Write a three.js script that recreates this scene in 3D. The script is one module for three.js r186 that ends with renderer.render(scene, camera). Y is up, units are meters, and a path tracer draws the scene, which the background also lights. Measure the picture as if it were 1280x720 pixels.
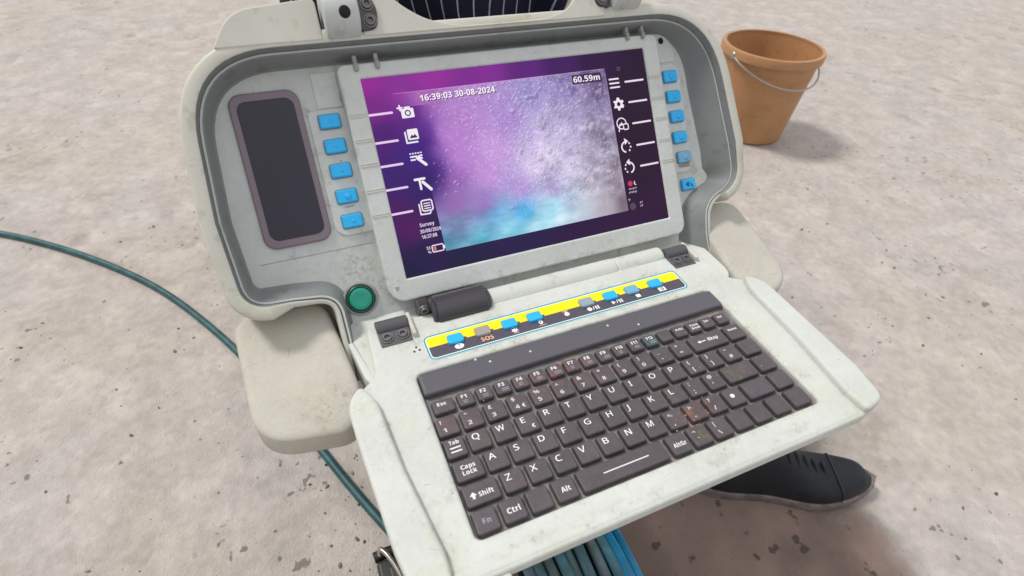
import * as THREE from 'three';
import { mergeGeometries, mergeVertices, toCreasedNormals } from 'three/addons/utils/BufferGeometryUtils.js';
import { MarchingCubes } from 'three/addons/objects/MarchingCubes.js';
import { RoundedBoxGeometry } from 'three/addons/geometries/RoundedBoxGeometry.js';

// ---------------------------------------------------------------- camera, sky, sun, exposure
// Everything below is measured in keyboard units: one key pitch = 18 mm. The floor is y = 0, the keyboard deck is HK above it.
const S = 0.018, HK = 22;
const V3 = (x, y, z) => new THREE.Vector3(x, y, z);
const P = (x, y, z) => V3(x * S, (y + HK) * S, z * S);            // keyboard coordinates -> world metres
const scene = new THREE.Scene();
const camera = new THREE.PerspectiveCamera(56.176, 1024 / 576, 0.02, 60);
camera.position.copy(P(-2.692, 17.958, 11.914));
camera.up.set(0.234, 0.740, -0.631);
camera.lookAt(camera.position.clone().add(V3(0.318, -0.671, -0.669)));
camera.updateMatrixWorld(); camera.focus = 0.47; camera.userData.fStop = 9;

const SUN = V3(-0.42, 0.84, -0.36).normalize();
{
  const w = 256, h = 128, d = new Float32Array(w * h * 4);         // bright overcast sky, whiter towards the veiled sun
  for (let j = 0; j < h; j++) for (let i = 0; i < w; i++) {
    const el = ((j + 0.5) / h - 0.5) * Math.PI, az = (i + 0.5) / w * Math.PI * 2;
    const dir = V3(Math.cos(el) * Math.cos(az), Math.sin(el), Math.cos(el) * Math.sin(az));
    const k = Math.max(0, Math.sin(el)), g = Math.pow(Math.max(0, dir.dot(SUN)), 6);
    const L = el < 0 ? 0.30 : 0.40 + 0.28 * k + 0.4 * g + 0.03 * Math.sin(az * 3 + 4 * el) * (1 - k);
    const o = (j * w + i) * 4;
    d[o] = L * 0.985; d[o + 1] = L; d[o + 2] = L * 1.035; d[o + 3] = 1;
  }
  const t = new THREE.DataTexture(d, w, h, THREE.RGBAFormat, THREE.FloatType);
  t.mapping = THREE.EquirectangularReflectionMapping; t.magFilter = THREE.LinearFilter; t.minFilter = THREE.LinearFilter; t.needsUpdate = true;
  scene.background = t; scene.environment = t;
  scene.environmentIntensity = 1; scene.backgroundIntensity = 1;
}
const sun = new THREE.DirectionalLight(0xfffaf3, 2.05);
sun.position.copy(SUN).multiplyScalar(4); sun.castShadow = true; sun.shadow.radius = 22;
sun.shadow.mapSize.set(2048, 2048);
Object.assign(sun.shadow.camera, { left: -1.5, right: 1.5, top: 1.5, bottom: -1.5, near: 0.1, far: 10 });
scene.add(sun, sun.target);
const renderer = new THREE.WebGLRenderer({ antialias: true });
renderer.setSize(1024, 576);
renderer.toneMapping = THREE.LinearToneMapping; renderer.toneMappingExposure = 1.17;
renderer.shadowMap.enabled = true;

// ---------------------------------------------------------------- helpers
let seed = 7;
const rnd = () => { seed = (seed * 1664525 + 1013904223) >>> 0; return seed / 4294967296; };
const clamp = (x, a = 0, b = 1) => Math.min(b, Math.max(a, x));
const sm = (a, b, x) => { const t = clamp((x - a) / (b - a)); return t * t * (3 - 2 * t); };
const lerp = (a, b, t) => a + (b - a) * t;
function hash2(x, y, s = 0) { let h = Math.imul(x | 0, 374761393) + Math.imul(y | 0, 668265263) + Math.imul(s | 0, 2147483647 ^ 0x51ab); h = Math.imul(h ^ (h >>> 13), 1274126177); return ((h ^ (h >>> 16)) >>> 0) / 4294967296; }
function vnoise(x, y, s = 0, per = 0) {
  const xi = Math.floor(x), yi = Math.floor(y); let fx = x - xi, fy = y - yi;
  fx = fx * fx * (3 - 2 * fx); fy = fy * fy * (3 - 2 * fy);
  const w = v => per ? ((v % per) + per) % per : v;
  const a = hash2(w(xi), w(yi), s), b = hash2(w(xi + 1), w(yi), s), c = hash2(w(xi), w(yi + 1), s), d = hash2(w(xi + 1), w(yi + 1), s);
  return lerp(lerp(a, b, fx), lerp(c, d, fx), fy);
}
function fbm(x, y, s = 0, oct = 4, per = 0) { let v = 0, a = 0.5, n = 0; for (let i = 0; i < oct; i++) { v += a * vnoise(x, y, s + i * 17, per); n += a; x *= 2; y *= 2; per *= 2; a *= 0.5; } return v / n; }
function hash3(x, y, z) { return hash2(x + z * 131, y - z * 57, 11); }
function noise3(x, y, z) {
  const xi = Math.floor(x), yi = Math.floor(y), zi = Math.floor(z), f = t => t * t * (3 - 2 * t), fx = f(x - xi), fy = f(y - yi), fz = f(z - zi);
  const L = k => lerp(lerp(hash3(xi, yi, zi + k), hash3(xi + 1, yi, zi + k), fx), lerp(hash3(xi, yi + 1, zi + k), hash3(xi + 1, yi + 1, zi + k), fx), fy);
  return lerp(L(0), L(1), fz);
}
const tex = (canvas, srgb = true, rep = false) => {
  const t = new THREE.CanvasTexture(canvas);
  if (srgb) t.colorSpace = THREE.SRGBColorSpace;
  t.magFilter = THREE.LinearFilter; t.anisotropy = 8;
  if (rep) t.wrapS = t.wrapT = THREE.RepeatWrapping;
  t.needsUpdate = true; return t;
};
function pixelCanvas(w, h, fn) {
  const c = document.createElement('canvas'); c.width = w; c.height = h; const g = c.getContext('2d');
  const im = g.createImageData(w, h);
  for (let j = 0; j < h; j++) for (let i = 0; i < w; i++) { const p = fn(i, j), o = (j * w + i) * 4; im.data[o] = p[0]; im.data[o + 1] = p[1]; im.data[o + 2] = p[2]; im.data[o + 3] = 255; }
  g.putImageData(im, 0, 0); return c;
}
const names = {};
function numbered(n) { const k = names[n] = (names[n] ?? -1) + 1; return k ? `${n}_${String(k).padStart(3, '0')}` : n; }
function prep(g) { g = g.index ? g.toNonIndexed() : g; for (const k of Object.keys(g.attributes)) if (!['position', 'normal', 'uv'].includes(k)) g.deleteAttribute(k); if (!g.attributes.uv) g.setAttribute('uv', new THREE.BufferAttribute(new Float32Array(g.attributes.position.count * 2), 2)); return g; }
const merge = gs => { gs = [].concat(gs).map(prep); return gs.length > 1 ? mergeGeometries(gs) : gs[0]; };
// uv in metres, laid on by the direction that each face looks
function boxUV(g) {
  g = prep(g); const p = g.attributes.position, uv = g.attributes.uv;
  const a = V3(), b = V3(), c = V3(), n = V3();
  for (let i = 0; i < p.count; i += 3) {
    a.fromBufferAttribute(p, i); b.fromBufferAttribute(p, i + 1); c.fromBufferAttribute(p, i + 2);
    n.copy(b).sub(a).cross(c.clone().sub(a)); const x = Math.abs(n.x), y = Math.abs(n.y), z = Math.abs(n.z);
    [a, b, c].forEach((q, k) => { if (y >= x && y >= z) uv.setXY(i + k, q.x, q.z); else if (x >= z) uv.setXY(i + k, q.z, q.y); else uv.setXY(i + k, q.x, q.y); });
  }
  return g;
}
// a thing: a Group at its base, in keyboard coordinates
function thing(name, label, category, base, group) {
  const o = new THREE.Group(); o.name = numbered(name); o.position.copy(P(...base)); o.userData = { label, category };
  if (group) o.userData.group = group; o._base = base; scene.add(o); return o;
}
let current;
function obj(name, geos, mat, parent = current, { uv = true, label, uvf } = {}) {                 // geometries in keyboard coordinates -> ONE Mesh under parent
  let g = merge(geos).clone(); if (uvf) { uv = false; const p = g.attributes.position; for (let i = 0; i < p.count; i++) { const q = uvf(p.getX(i), p.getY(i), p.getZ(i)); g.attributes.uv.setXY(i, q[0], q[1]); } } let root = parent; while (root.parent && root.parent !== scene) root = root.parent;
  const b = root._base; g.scale(S, S, S); if (uv) g = boxUV(g); g.translate(-b[0] * S, -b[1] * S, -b[2] * S);
  const m = new THREE.Mesh(g, mat); m.name = name; m.castShadow = m.receiveShadow = true; if (label) m.userData.label = label; parent.add(m); return m;
}
function inst(name, geoMetres, mat, parent, pos, quat) {                                    // shared geometry (already in metres) put at a keyboard-coordinate point
  let root = parent; while (root.parent && root.parent !== scene) root = root.parent; const b = root._base;
  const m = new THREE.Mesh(geoMetres, mat); m.name = name; m.castShadow = m.receiveShadow = true;
  m.position.set((pos[0] - b[0]) * S, (pos[1] - b[1]) * S, (pos[2] - b[2]) * S); if (quat) m.quaternion.copy(quat); parent.add(m); return m;
}
function rrect(x0, y0, x1, y1, r) {
  const rr = Array.isArray(r) ? r : [r, r, r, r], s = new THREE.Shape();                     // corners: x0y0, x1y0, x1y1, x0y1
  s.moveTo(x0 + rr[0], y0); s.lineTo(x1 - rr[1], y0); s.absarc(x1 - rr[1], y0 + rr[1], rr[1], -Math.PI / 2, 0); s.lineTo(x1, y1 - rr[2]);
  s.absarc(x1 - rr[2], y1 - rr[2], rr[2], 0, Math.PI / 2); s.lineTo(x0 + rr[3], y1); s.absarc(x0 + rr[3], y1 - rr[3], rr[3], Math.PI / 2, Math.PI); s.lineTo(x0, y0 + rr[0]);
  s.absarc(x0 + rr[0], y0 + rr[0], rr[0], Math.PI, Math.PI * 1.5); return s;
}
// points [x, y, radius, tag] -> smooth polyline [[x, y, tag]]
function roundPath(pts, closed, seg = 10) {
  const out = [], n = pts.length;
  for (let i = 0; i < n; i++) {
    const p = pts[i], a = pts[(i - 1 + n) % n], b = pts[(i + 1) % n];
    if ((!closed && (i === 0 || i === n - 1)) || !p[2]) { out.push([p[0], p[1], p[3]]); continue; }
    const u = new THREE.Vector2(a[0] - p[0], a[1] - p[1]), v = new THREE.Vector2(b[0] - p[0], b[1] - p[1]);
    const d = Math.min(p[2], u.length() * 0.499, v.length() * 0.499); u.setLength(d); v.setLength(d);
    for (let k = 0; k <= seg; k++) { const t = k / seg, q = 1 - t; out.push([p[0] + u.x * q * q + v.x * t * t, p[1] + u.y * q * q + v.y * t * t, p[3]]); }
  }
  return out;
}
const shapeOf = pts => new THREE.Shape(pts.map(p => new THREE.Vector2(p[0], p[1])));
// slab: a Shape extruded from z0 to z1 with rounded top and bottom edges (bevel inside the outline)
function slab(shape, z0, z1, bev = 0, seg = 3, curve = 10) {
  const g = new THREE.ExtrudeGeometry(shape, { depth: z1 - z0 - 2 * bev, bevelEnabled: bev > 0, bevelThickness: bev, bevelSize: bev, bevelOffset: -bev, bevelSegments: seg, curveSegments: curve });
  g.translate(0, 0, z0 + bev); return g;
}
// lid frame: u right, v up the screen, w out of it
const lidM = new THREE.Matrix4().makeBasis(V3(1, 0, 0), V3(0, 0.8052, -0.5930), V3(0, 0.5930, 0.8052)).setPosition(0.918, 1.060, -7.252);
const lid = g => g.applyMatrix4(lidM);
const lidQ = new THREE.Quaternion().setFromRotationMatrix(lidM);
const lidP = (u, v, w) => V3(u, v, w).applyMatrix4(lidM).toArray();
// flat frame: shape (x, -z) extruded upwards
const flatM = new THREE.Matrix4().makeRotationX(-Math.PI / 2);
const flat = g => g.applyMatrix4(flatM);
function box(x0, y0, z0, x1, y1, z1, r = 0.1, seg = 3) { const g = new RoundedBoxGeometry(x1 - x0, y1 - y0, z1 - z0, seg, Math.min(r, (x1 - x0) / 2.01, (y1 - y0) / 2.01, (z1 - z0) / 2.01)); g.translate((x0 + x1) / 2, (y0 + y1) / 2, (z0 + z1) / 2); return g; }
function tube(pts, r, seg = 60, rad = 12, closed = false) { return new THREE.TubeGeometry(new THREE.CatmullRomCurve3(pts.map(p => V3(...p)), closed, 'centripetal'), seg, r, rad, closed); }
function lathe(pts, seg = 36) { return toCreasedNormals(new THREE.LatheGeometry(pts.map(p => new THREE.Vector2(...p)), seg), 0.6); }
// a cross-section (n outwards, w up) swept along a flat path
function sweep(path, profileAt, crease = 0.7) {
  const rows = [], N = path.length;
  for (let i = 0; i < N; i++) {
    const a = path[Math.max(0, i - 1)], b = path[Math.min(N - 1, i + 1)]; const dx = b[0] - a[0], dy = b[1] - a[1], l = Math.hypot(dx, dy) || 1;
    rows.push(profileAt(path[i], i).map(([n, w]) => [path[i][0] - dy / l * n, path[i][1] + dx / l * n, w]));
  }
  const pos = [], M = rows[0].length;
  for (let i = 0; i < N - 1; i++) for (let k = 0; k < M - 1; k++) {
    const A = rows[i][k], B = rows[i + 1][k], C = rows[i + 1][k + 1], D = rows[i][k + 1]; pos.push(...A, ...D, ...B, ...B, ...D, ...C);
  }
  const g = new THREE.BufferGeometry(); g.setAttribute('position', new THREE.Float32BufferAttribute(pos, 3));
  let m = mergeVertices(g, 1e-4); m.computeVertexNormals(); return prep(toCreasedNormals(m, crease));
}

// ---------------------------------------------------------------- materials
const plasticMap = tex(pixelCanvas(1024, 1024, (i, j) => {
  const x = i / 1024 * 8, y = j / 1024 * 8;
  let v = 0.94 + 0.07 * (fbm(x, y, 3, 5, 8) - 0.5);
  const stain = sm(0.60, 0.78, fbm(x * 1.0 + 3, y, 29, 4, 8)), dirt = sm(0.66, 0.80, fbm(x * 4, y * 4, 41, 3, 32));
  const scr = sm(0.80, 0.9, vnoise(x * 1.5, y * 28, 51, 12 * 0)) * sm(0.55, 0.8, fbm(x, y * 2, 61, 2));
  let r = v, g = v, b = v;
  r -= 0.025 * stain; g -= 0.025 * stain; b -= 0.06 * stain;
  r -= 0.05 * dirt; g -= 0.055 * dirt; b -= 0.07 * dirt;
  r -= 0.05 * scr; g -= 0.05 * scr; b -= 0.05 * scr;
  const sp = hash2(i >> 1, j >> 1, 5) > 0.9993 ? 0.25 : 0; r -= sp; g -= sp; b -= sp;
  return [r * 255, g * 255, b * 255];
}), true, true);
plasticMap.repeat.set(4, 4);
const grainMap = tex(pixelCanvas(512, 512, (i, j) => { const v = 120 + 90 * (hash2(i, j, 9) - 0.5) + 70 * (fbm(i / 512 * 64, j / 512 * 64, 77, 3, 64) - 0.5); return [v, v, v]; }), false, true);
grainMap.repeat.set(12, 12);
const col = (r, g, b) => new THREE.Color().setRGB(r, g, b);
const plastic = (r, g, b, rough = 0.55) => new THREE.MeshPhysicalMaterial({ color: col(r, g, b), map: plasticMap, roughness: rough, bumpMap: grainMap, bumpScale: 0.00012, specularIntensity: 0.7 });
const M = {
  shell: plastic(0.60, 0.63, 0.60), deck: plastic(0.67, 0.69, 0.64), bezel: plastic(0.66, 0.69, 0.66), pod: plastic(0.60, 0.56, 0.46, 0.7), cream: plastic(0.64, 0.63, 0.555), wall: plastic(0.40, 0.42, 0.41),
  panel: plastic(0.62, 0.65, 0.62), rimShaded: plastic(0.235, 0.25, 0.25),  // rim walls: shell plastic darkened, the recess shade put into its colour
  grey: plastic(0.36, 0.36, 0.35, 0.5), black: new THREE.MeshPhysicalMaterial({ color: col(0.022, 0.021, 0.022), roughness: 0.45, bumpMap: grainMap, bumpScale: 0.0002 }),
  dark: new THREE.MeshPhysicalMaterial({ color: col(0.085, 0.085, 0.095), roughness: 0.42, bumpMap: grainMap, bumpScale: 0.00012 }),
  barrel: new THREE.MeshPhysicalMaterial({ color: col(0.05, 0.045, 0.052), roughness: 0.2, bumpMap: grainMap, bumpScale: 0.00004 }),
  blue: new THREE.MeshPhysicalMaterial({ color: col(0.018, 0.45, 0.90), roughness: 0.4, bumpMap: grainMap, bumpScale: 0.0001 }),
  paleBlue: new THREE.MeshPhysicalMaterial({ color: col(0.16, 0.40, 0.60), roughness: 0.55, bumpMap: grainMap, bumpScale: 0.0002 }),
  wornGrey: new THREE.MeshPhysicalMaterial({ color: col(0.34, 0.31, 0.29), roughness: 0.7, bumpMap: grainMap, bumpScale: 0.0003 }),
  wornBlue: new THREE.MeshPhysicalMaterial({ color: col(0.27, 0.36, 0.40), roughness: 0.65, bumpMap: grainMap, bumpScale: 0.0003 }),
  dust: new THREE.MeshStandardMaterial({ color: col(0.36, 0.29, 0.24), roughness: 0.95 }),
  green: new THREE.MeshPhysicalMaterial({ color: col(0.012, 0.30, 0.20), roughness: 0.38, bumpMap: grainMap, bumpScale: 0.0003 }),
  steel: new THREE.MeshStandardMaterial({ color: col(0.45, 0.41, 0.36), metalness: 0.9, roughness: 0.35 }),
  screw: new THREE.MeshStandardMaterial({ color: col(0.17, 0.16, 0.165), metalness: 0.5, roughness: 0.45 }),
  hole: new THREE.MeshStandardMaterial({ color: col(0.012, 0.012, 0.012), roughness: 0.9 }),
  ink: new THREE.MeshStandardMaterial({ color: col(0.26, 0.27, 0.26), roughness: 0.8 }),
};
const dirtMap = tex(pixelCanvas(512, 512, (i, j) => { const v = 0.74 + 0.5 * (fbm(i / 32, j / 32, 83, 5, 16) - 0.5); const q = sm(0.55, 0.75, fbm(i / 64, j / 64, 91, 4, 8)); return [255 * clamp(v + 0.06 * q), 255 * clamp(v), 255 * clamp(v - 0.06 * q)]; }), true, true);
dirtMap.repeat.set(5, 5);

// plastic with the dirt, scuffs and worn spots of one particular surface; the canvas covers [x0, x1] x [y0, y1] keyboard units
function grimed(x0, x1, y0, y1, k, sd, lines, patches = [], nScr = 160) {
  const W = Math.round((x1 - x0) * k), H = Math.round((y1 - y0) * k);
  const c = pixelCanvas(W, H, (i, j) => {
    const x = x0 + i / k, y = y1 - j / k; let v = 0.93 + 0.07 * (fbm(x * 0.5, y * 0.5, sd, 5) - 0.5) + 0.035 * (fbm(x * 6, y * 6, sd + 1, 2) - 0.5);
    let d = 9; for (const [ax, ay, bx, by] of lines) { const ex = bx - ax, ey = by - ay, t = clamp(((x - ax) * ex + (y - ay) * ey) / (ex * ex + ey * ey)); d = Math.min(d, Math.hypot(x - ax - ex * t, y - ay - ey * t)); }
    const n = fbm(x * 2.2, y * 2.2, sd + 2, 4), n2 = fbm(x * 9, y * 9, sd + 3, 3), n3 = fbm(x * 0.9, y * 0.9, sd + 4, 3);
    let m = sm(0.30, 0.0, d) * sm(0.42, 0.62, n) * 0.8 + sm(0.9, 0.05, d) * sm(0.55, 0.72, n) * sm(0.45, 0.62, n2) * 0.6 + 0.35 * sm(0.62, 0.76, n) * sm(0.5, 0.66, n2);
    for (const [px, py, r, a] of patches) m += a * Math.exp(-((x - px) ** 2 + (y - py) ** 2) / (r * r)) * sm(0.36, 0.66, n * 0.5 + n2 * 0.5);
    m = Math.min(m, 1) * 0.17 + 0.22 * sm(0.86, 1.0, Math.min(m, 1)) * sm(0.6, 0.75, n2); const yel = 0.35 * sm(0.52, 0.75, n3);
    return [255 * clamp(v - 0.30 * m - 0.01 * yel), 255 * clamp(v - 0.335 * m - 0.012 * yel), 255 * clamp(v - 0.40 * m - 0.07 * yel)];
  });
  const g = c.getContext('2d');
  for (let i = 0; i < nScr; i++) { const x = rnd() * W, y = rnd() * H, a = (rnd() - 0.5) * 1.2 + (rnd() < 0.25 ? 1.5 : 0), l = k * (0.08 + 0.9 * rnd() ** 3), dk = rnd() < 0.6; g.strokeStyle = dk ? `rgba(96,92,84,${0.06 + 0.2 * rnd()})` : `rgba(255,255,252,${0.15 + 0.35 * rnd()})`; g.lineWidth = k * (0.012 + 0.02 * rnd()); g.beginPath(); g.moveTo(x, y); g.quadraticCurveTo(x + Math.cos(a) * l * 0.5 + 3 * rnd(), y + Math.sin(a) * l * 0.5, x + Math.cos(a) * l, y + Math.sin(a) * l); g.stroke(); }
  for (let i = 0; i < nScr * 2; i++) { g.fillStyle = `rgba(80,72,60,${0.1 + 0.4 * rnd() * rnd()})`; g.beginPath(); g.ellipse(rnd() * W, rnd() * H, k * (0.012 + 0.03 * rnd() ** 3), k * (0.01 + 0.018 * rnd()), rnd() * 3, 0, 7); g.fill(); }
  return tex(c);
}
const grimedMat = (map, r, g, b, rough = 0.55) => new THREE.MeshPhysicalMaterial({ color: col(r, g, b), map, roughness: rough, bumpMap: (() => { const t = grainMap.clone(); t.repeat.set(90, 60); t.needsUpdate = true; return t; })(), bumpScale: 0.0001, specularIntensity: 0.7 });
const FX = [-3.4, 18.4, -6.6, 6.8], LX = [-7.6, 20.2, -4.2, 11];
const flapMat = grimedMat(grimed(FX[0], FX[1], FX[2], FX[3], 80, 701, [[-0.1, -4.9, 15.1, -4.9], [-0.1, -4.9, -0.1, 2.4], [15.1, -4.9, 15.1, 2.4], [-0.1, 2.4, 15.1, 2.4], [0.7, 2.85, 14.3, 2.85], [0.7, 4.33, 14.3, 4.33], [-1.1, 4.4, 0.4, 4.4], [14.5, 4.4, 15.9, 4.4], [-1.85, 1.5, -1.1, -5.8], [0.3, -5.6, 16.2, -5.6]], [[-2.3, -1, 0.8, 0.7], [-2.5, 1.6, 0.7, 0.4], [4, 5.0, 1.2, 0.6], [0.2, 5.0, 0.8, 0.7], [9.3, -5.2, 1.6, 0.6], [-1.8, -5.4, 0.9, 0.4], [15.6, 2.4, 1, 0.7], [15.4, -3.5, 0.7, 0.6]], 190), 0.68, 0.705, 0.66);
const flapUV = (x, y, z) => [(x - FX[0]) / (FX[1] - FX[0]), (-z - FX[2]) / (FX[3] - FX[2])];
const shellMap = grimed(LX[0], LX[1], LX[2], LX[3], 70, 731, [[-0.95, -1.1, -0.95, 9.8], [-0.95, -1.05, 15.85, -1.05], [15.85, -1, 15.85, 9.8], [-2.6, 2.45, -0.9, 2.45], [-2.6, 2.45, -2.6, 8.2], [-6, 1.96, -1, 1.96], [17.5, 2.2, 17.5, 8], [-6.5, 10, 17, 10]], [[-1.9, 1.3, 0.9, 1.0], [-2.6, 0.7, 0.8, 0.8], [-1.2, 0.2, 0.7, 0.8], [-1.6, -1.6, 0.8, 0.8], [17.2, 1.6, 0.9, 0.7], [4, -1.0, 2, 0.6], [11, -0.9, 2, 0.6], [-0.4, -0.6, 0.5, 0.5]], 230);
const shellMat = grimedMat(shellMap, 0.62, 0.65, 0.63), bezelMat = grimedMat(shellMap, 0.68, 0.71, 0.69, 0.5);
const lidInv = lidM.clone().invert(), tmpV = V3(), lidUV = (x, y, z) => { tmpV.set(x, y, z).applyMatrix4(lidInv); return [(tmpV.x - LX[0]) / (LX[1] - LX[0]), (tmpV.y - LX[2]) / (LX[3] - LX[2])]; };
const podMat = grimedMat(grimed(-7.5, 21.5, 0.5, 9.5, 48, 761, [], [[-3.2, 2.4, 1.2, 0.9], [-4.5, 2.2, 1.2, 0.7], [-3.4, 5.5, 0.7, 0.5], [18.6, 3, 1.2, 0.7]], 200), 0.58, 0.55, 0.485, 0.7), podUV = (x, y, z) => [(x + 7.5) / 29 + 0.012 * y, (-z - 0.5 + 0.55 * y) / 9];

// ---------------------------------------------------------------- floor
{
  const c = pixelCanvas(2048, 2048, (i, j) => {
    const x = i / 2048 * 16, y = j / 2048 * 16;
    let v = 0.72 + 0.09 * (fbm(x * 2, y * 2, 101, 6, 32) - 0.5) + 0.10 * (fbm(x * 8, y * 8, 131, 3, 128) - 0.5) + 0.05 * (hash2(i, j, 3) - 0.5);
    const warm = fbm(x * 0.5, y * 0.5, 151, 4, 8), pale = sm(0.5, 0.72, fbm(x * 1.5, y * 1.5, 161, 4, 24));
    v += 0.03 * pale;
    const pit = 0.75 * sm(0.77, 0.83, fbm(x * 6, y * 6, 171, 3, 96)) * sm(0.45, 0.6, fbm(x * .5, y * .5, 181, 2, 8)), mud = sm(0.60, 0.72, fbm(x * 2, y * 2, 191, 4, 32)) * sm(0.5, 0.62, fbm(x * .5, y * .5, 187, 3, 8));
    v *= 0.95; let r = v * 1.0 + 0.015 * (warm - .5), g = v * 0.952, b = v * (0.915 - 0.06 * (warm - 0.5));
    const k = 1 - 0.4 * pit; r *= k; g *= k; b *= k;
    r = lerp(r, 0.52, mud * 0.25); g = lerp(g, 0.48, mud * 0.25); b = lerp(b, 0.44, mud * 0.25);
    return [255 * clamp(r), 255 * clamp(g), 255 * clamp(b)];
  });
  const m = tex(c, true, true); m.repeat.set(0.75, 0.75);
  const bm = tex(pixelCanvas(1024, 1024, (i, j) => { const x = i / 1024 * 16, y = j / 1024 * 16; const v = 130 + 70 * (fbm(x * 2, y * 2, 201, 6, 32) - 0.5) + 60 * (fbm(x * 16, y * 16, 207, 3, 256) - 0.5) + 40 * (hash2(i, j, 31) - 0.5); return [v, v, v]; }), false, true); bm.repeat.set(1.2, 1.2);
  const g = new THREE.PlaneGeometry(60, 60, 1, 1); g.rotateX(-Math.PI / 2);
  const uv = g.attributes.uv, p = g.attributes.position; for (let i = 0; i < p.count; i++) uv.setXY(i, p.getX(i), p.getZ(i));
  const f = new THREE.Mesh(g, new THREE.MeshStandardMaterial({ map: m, bumpMap: bm, bumpScale: 0.004, roughness: 0.9 })); f.name = 'concrete_floor'; f.userData.kind = 'structure'; f.receiveShadow = true; scene.add(f);
}
{ // brown sheet round the reel, the console's shade painted into the floor colour
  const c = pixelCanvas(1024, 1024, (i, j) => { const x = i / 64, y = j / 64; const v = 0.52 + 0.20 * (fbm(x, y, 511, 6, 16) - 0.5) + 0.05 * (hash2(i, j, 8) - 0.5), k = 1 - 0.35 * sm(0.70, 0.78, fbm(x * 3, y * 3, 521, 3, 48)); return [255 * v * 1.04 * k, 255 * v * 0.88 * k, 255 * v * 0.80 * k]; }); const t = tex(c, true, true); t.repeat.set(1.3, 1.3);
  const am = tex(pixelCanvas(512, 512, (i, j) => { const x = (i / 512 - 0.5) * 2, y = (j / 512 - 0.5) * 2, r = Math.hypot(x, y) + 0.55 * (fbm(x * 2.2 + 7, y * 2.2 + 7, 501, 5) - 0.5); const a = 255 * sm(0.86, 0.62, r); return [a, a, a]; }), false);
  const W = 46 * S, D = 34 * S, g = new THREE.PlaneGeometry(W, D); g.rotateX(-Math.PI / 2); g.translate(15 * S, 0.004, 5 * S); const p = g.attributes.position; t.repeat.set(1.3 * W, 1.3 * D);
  const f = new THREE.Mesh(g, new THREE.MeshStandardMaterial({ map: t, alphaMap: am, transparent: true, roughness: 0.75, bumpMap: grainMap, bumpScale: 0.001 })); f.name = 'painted_ground_shade'; f.userData.kind = 'structure'; f.receiveShadow = true; scene.add(f);
}
{ // loose grit and crumbs of mud on the concrete, more of it near the reel
  const base = new THREE.IcosahedronGeometry(1, 0); const n = 1900;
  const im = new THREE.InstancedMesh(base, new THREE.MeshStandardMaterial({ color: 0xffffff, roughness: 0.95 }), n); const m4 = new THREE.Matrix4(), q = new THREE.Quaternion();
  for (let i = 0; i < n; i++) {
    const near = i < 130; const x = near ? -9 + 7.5 * Math.pow(rnd(), 0.7) + (rnd() - .5) * 3 : -45 + rnd() * 120, z = near ? -14 + rnd() * 16 : -60 + rnd() * 75, r = (0.025 + 0.13 * Math.pow(rnd(), near ? 3.5 : 5)) * S;
    q.setFromEuler(new THREE.Euler(rnd() * 6, rnd() * 6, rnd() * 6)); m4.compose(V3(x * S, r * 0.35, z * S), q, V3(r * (1 + rnd()), r * 0.7, r)); im.setMatrixAt(i, m4);
    const k = near ? 0.05 + 0.2 * rnd() : 0.08 + 0.42 * rnd(); im.setColorAt(i, col(k * 1.1, k * 0.95, k * 0.75));
  }
  im.name = 'grit'; im.castShadow = im.receiveShadow = true; im.userData = { kind: 'stuff', label: 'dark grit and mud crumbs scattered over the concrete floor', category: 'grit' }; scene.add(im);
}

// ---------------------------------------------------------------- the inspection unit
const unit = current = thing('inspection_console', 'grey rugged flip-open survey console with lit screen and black keyboard', 'console', [7.5, -8, -9]);

// --- housing: sloping screen shell with stepped rim, hinge deck, side pods, body
const ledge = roundPath([
  [-3.07, -4.0, 0, 0], [-3.05, -1.9, 0, 0], [-3.05, 0.1, 1.7, 0], [-5.0, 0.35, 0, 0.1], [-6.7, 0.45, 1.6, 1], [-6.9, 4, 0, 1], [-6.5, 10.34, 3.6, 1],
  [7, 10.34, 0, 1], [18.65, 10.34, 4.4, 1], [19.26, 3.4, 0, 1], [19.26, 1.25, 1.4, 0.8], [17.1, 0.52, 1.1, 0.05], [16.84, -1.68, 0.5, 0], [17.0, -3.8, 0, 0]], false, 12);
const innerRim = sweep(ledge, (p, i) => {
  const a = ledge[Math.max(0, i - 1)], b = ledge[Math.min(ledge.length - 1, i + 1)], nv = Math.abs(b[0] - a[0]) / Math.hypot(b[0] - a[0], b[1] - a[1]);
  const D = lerp(p[0] < 0 ? 0.12 : 1.0, p[1] > 5 ? 0.2 : 0.42, nv); return [[-D - 0.2, -0.62], [-D - 0.06, -0.57], [-D + 0.04 * D, -0.45], [-0.06, 0.34], [-0.02, 0.39], [0.02, 0.40]];
});
const ledgeStrip = sweep(ledge, () => [[0.01, 0.38], [0.02, 0.405], [0.10, 0.405], [0.12, 0.36]]);
const rimBand = sweep(ledge, p => { const k = p[2], t = 0.40 + 0.50 * k; return [[0.11, 0.34], [0.13, 0.42], [0.155, t - 0.06], [0.17, t - 0.04]]; });
const outerRim = sweep(ledge, p => { const k = p[2], t = 0.40 + 0.50 * k; return [[0.165, t - 0.05], [0.18, t - 0.015], [0.22, t], [0.28 + 0.34 * k, t], [0.36 + 0.34 * k, t - 0.05], [0.40 + 0.36 * k, t - 0.18], [0.44 + 0.38 * k, -0.6], [0.44 + 0.15 * k, -2.6], [0, -2.8]]; });
const footShape = shapeOf(ledge.map(p => [p[0], p[1]]));
const back = slab(footShape, -2.8, -0.6, 0);
const housing = obj('housing', [lid(back)], shellMat, unit, { uvf: lidUV }); obj('inner_wall', [lid(innerRim)], M.rimShaded, housing); obj('gasket_ledge', [lid(ledgeStrip)], M.bezel, housing);
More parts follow.
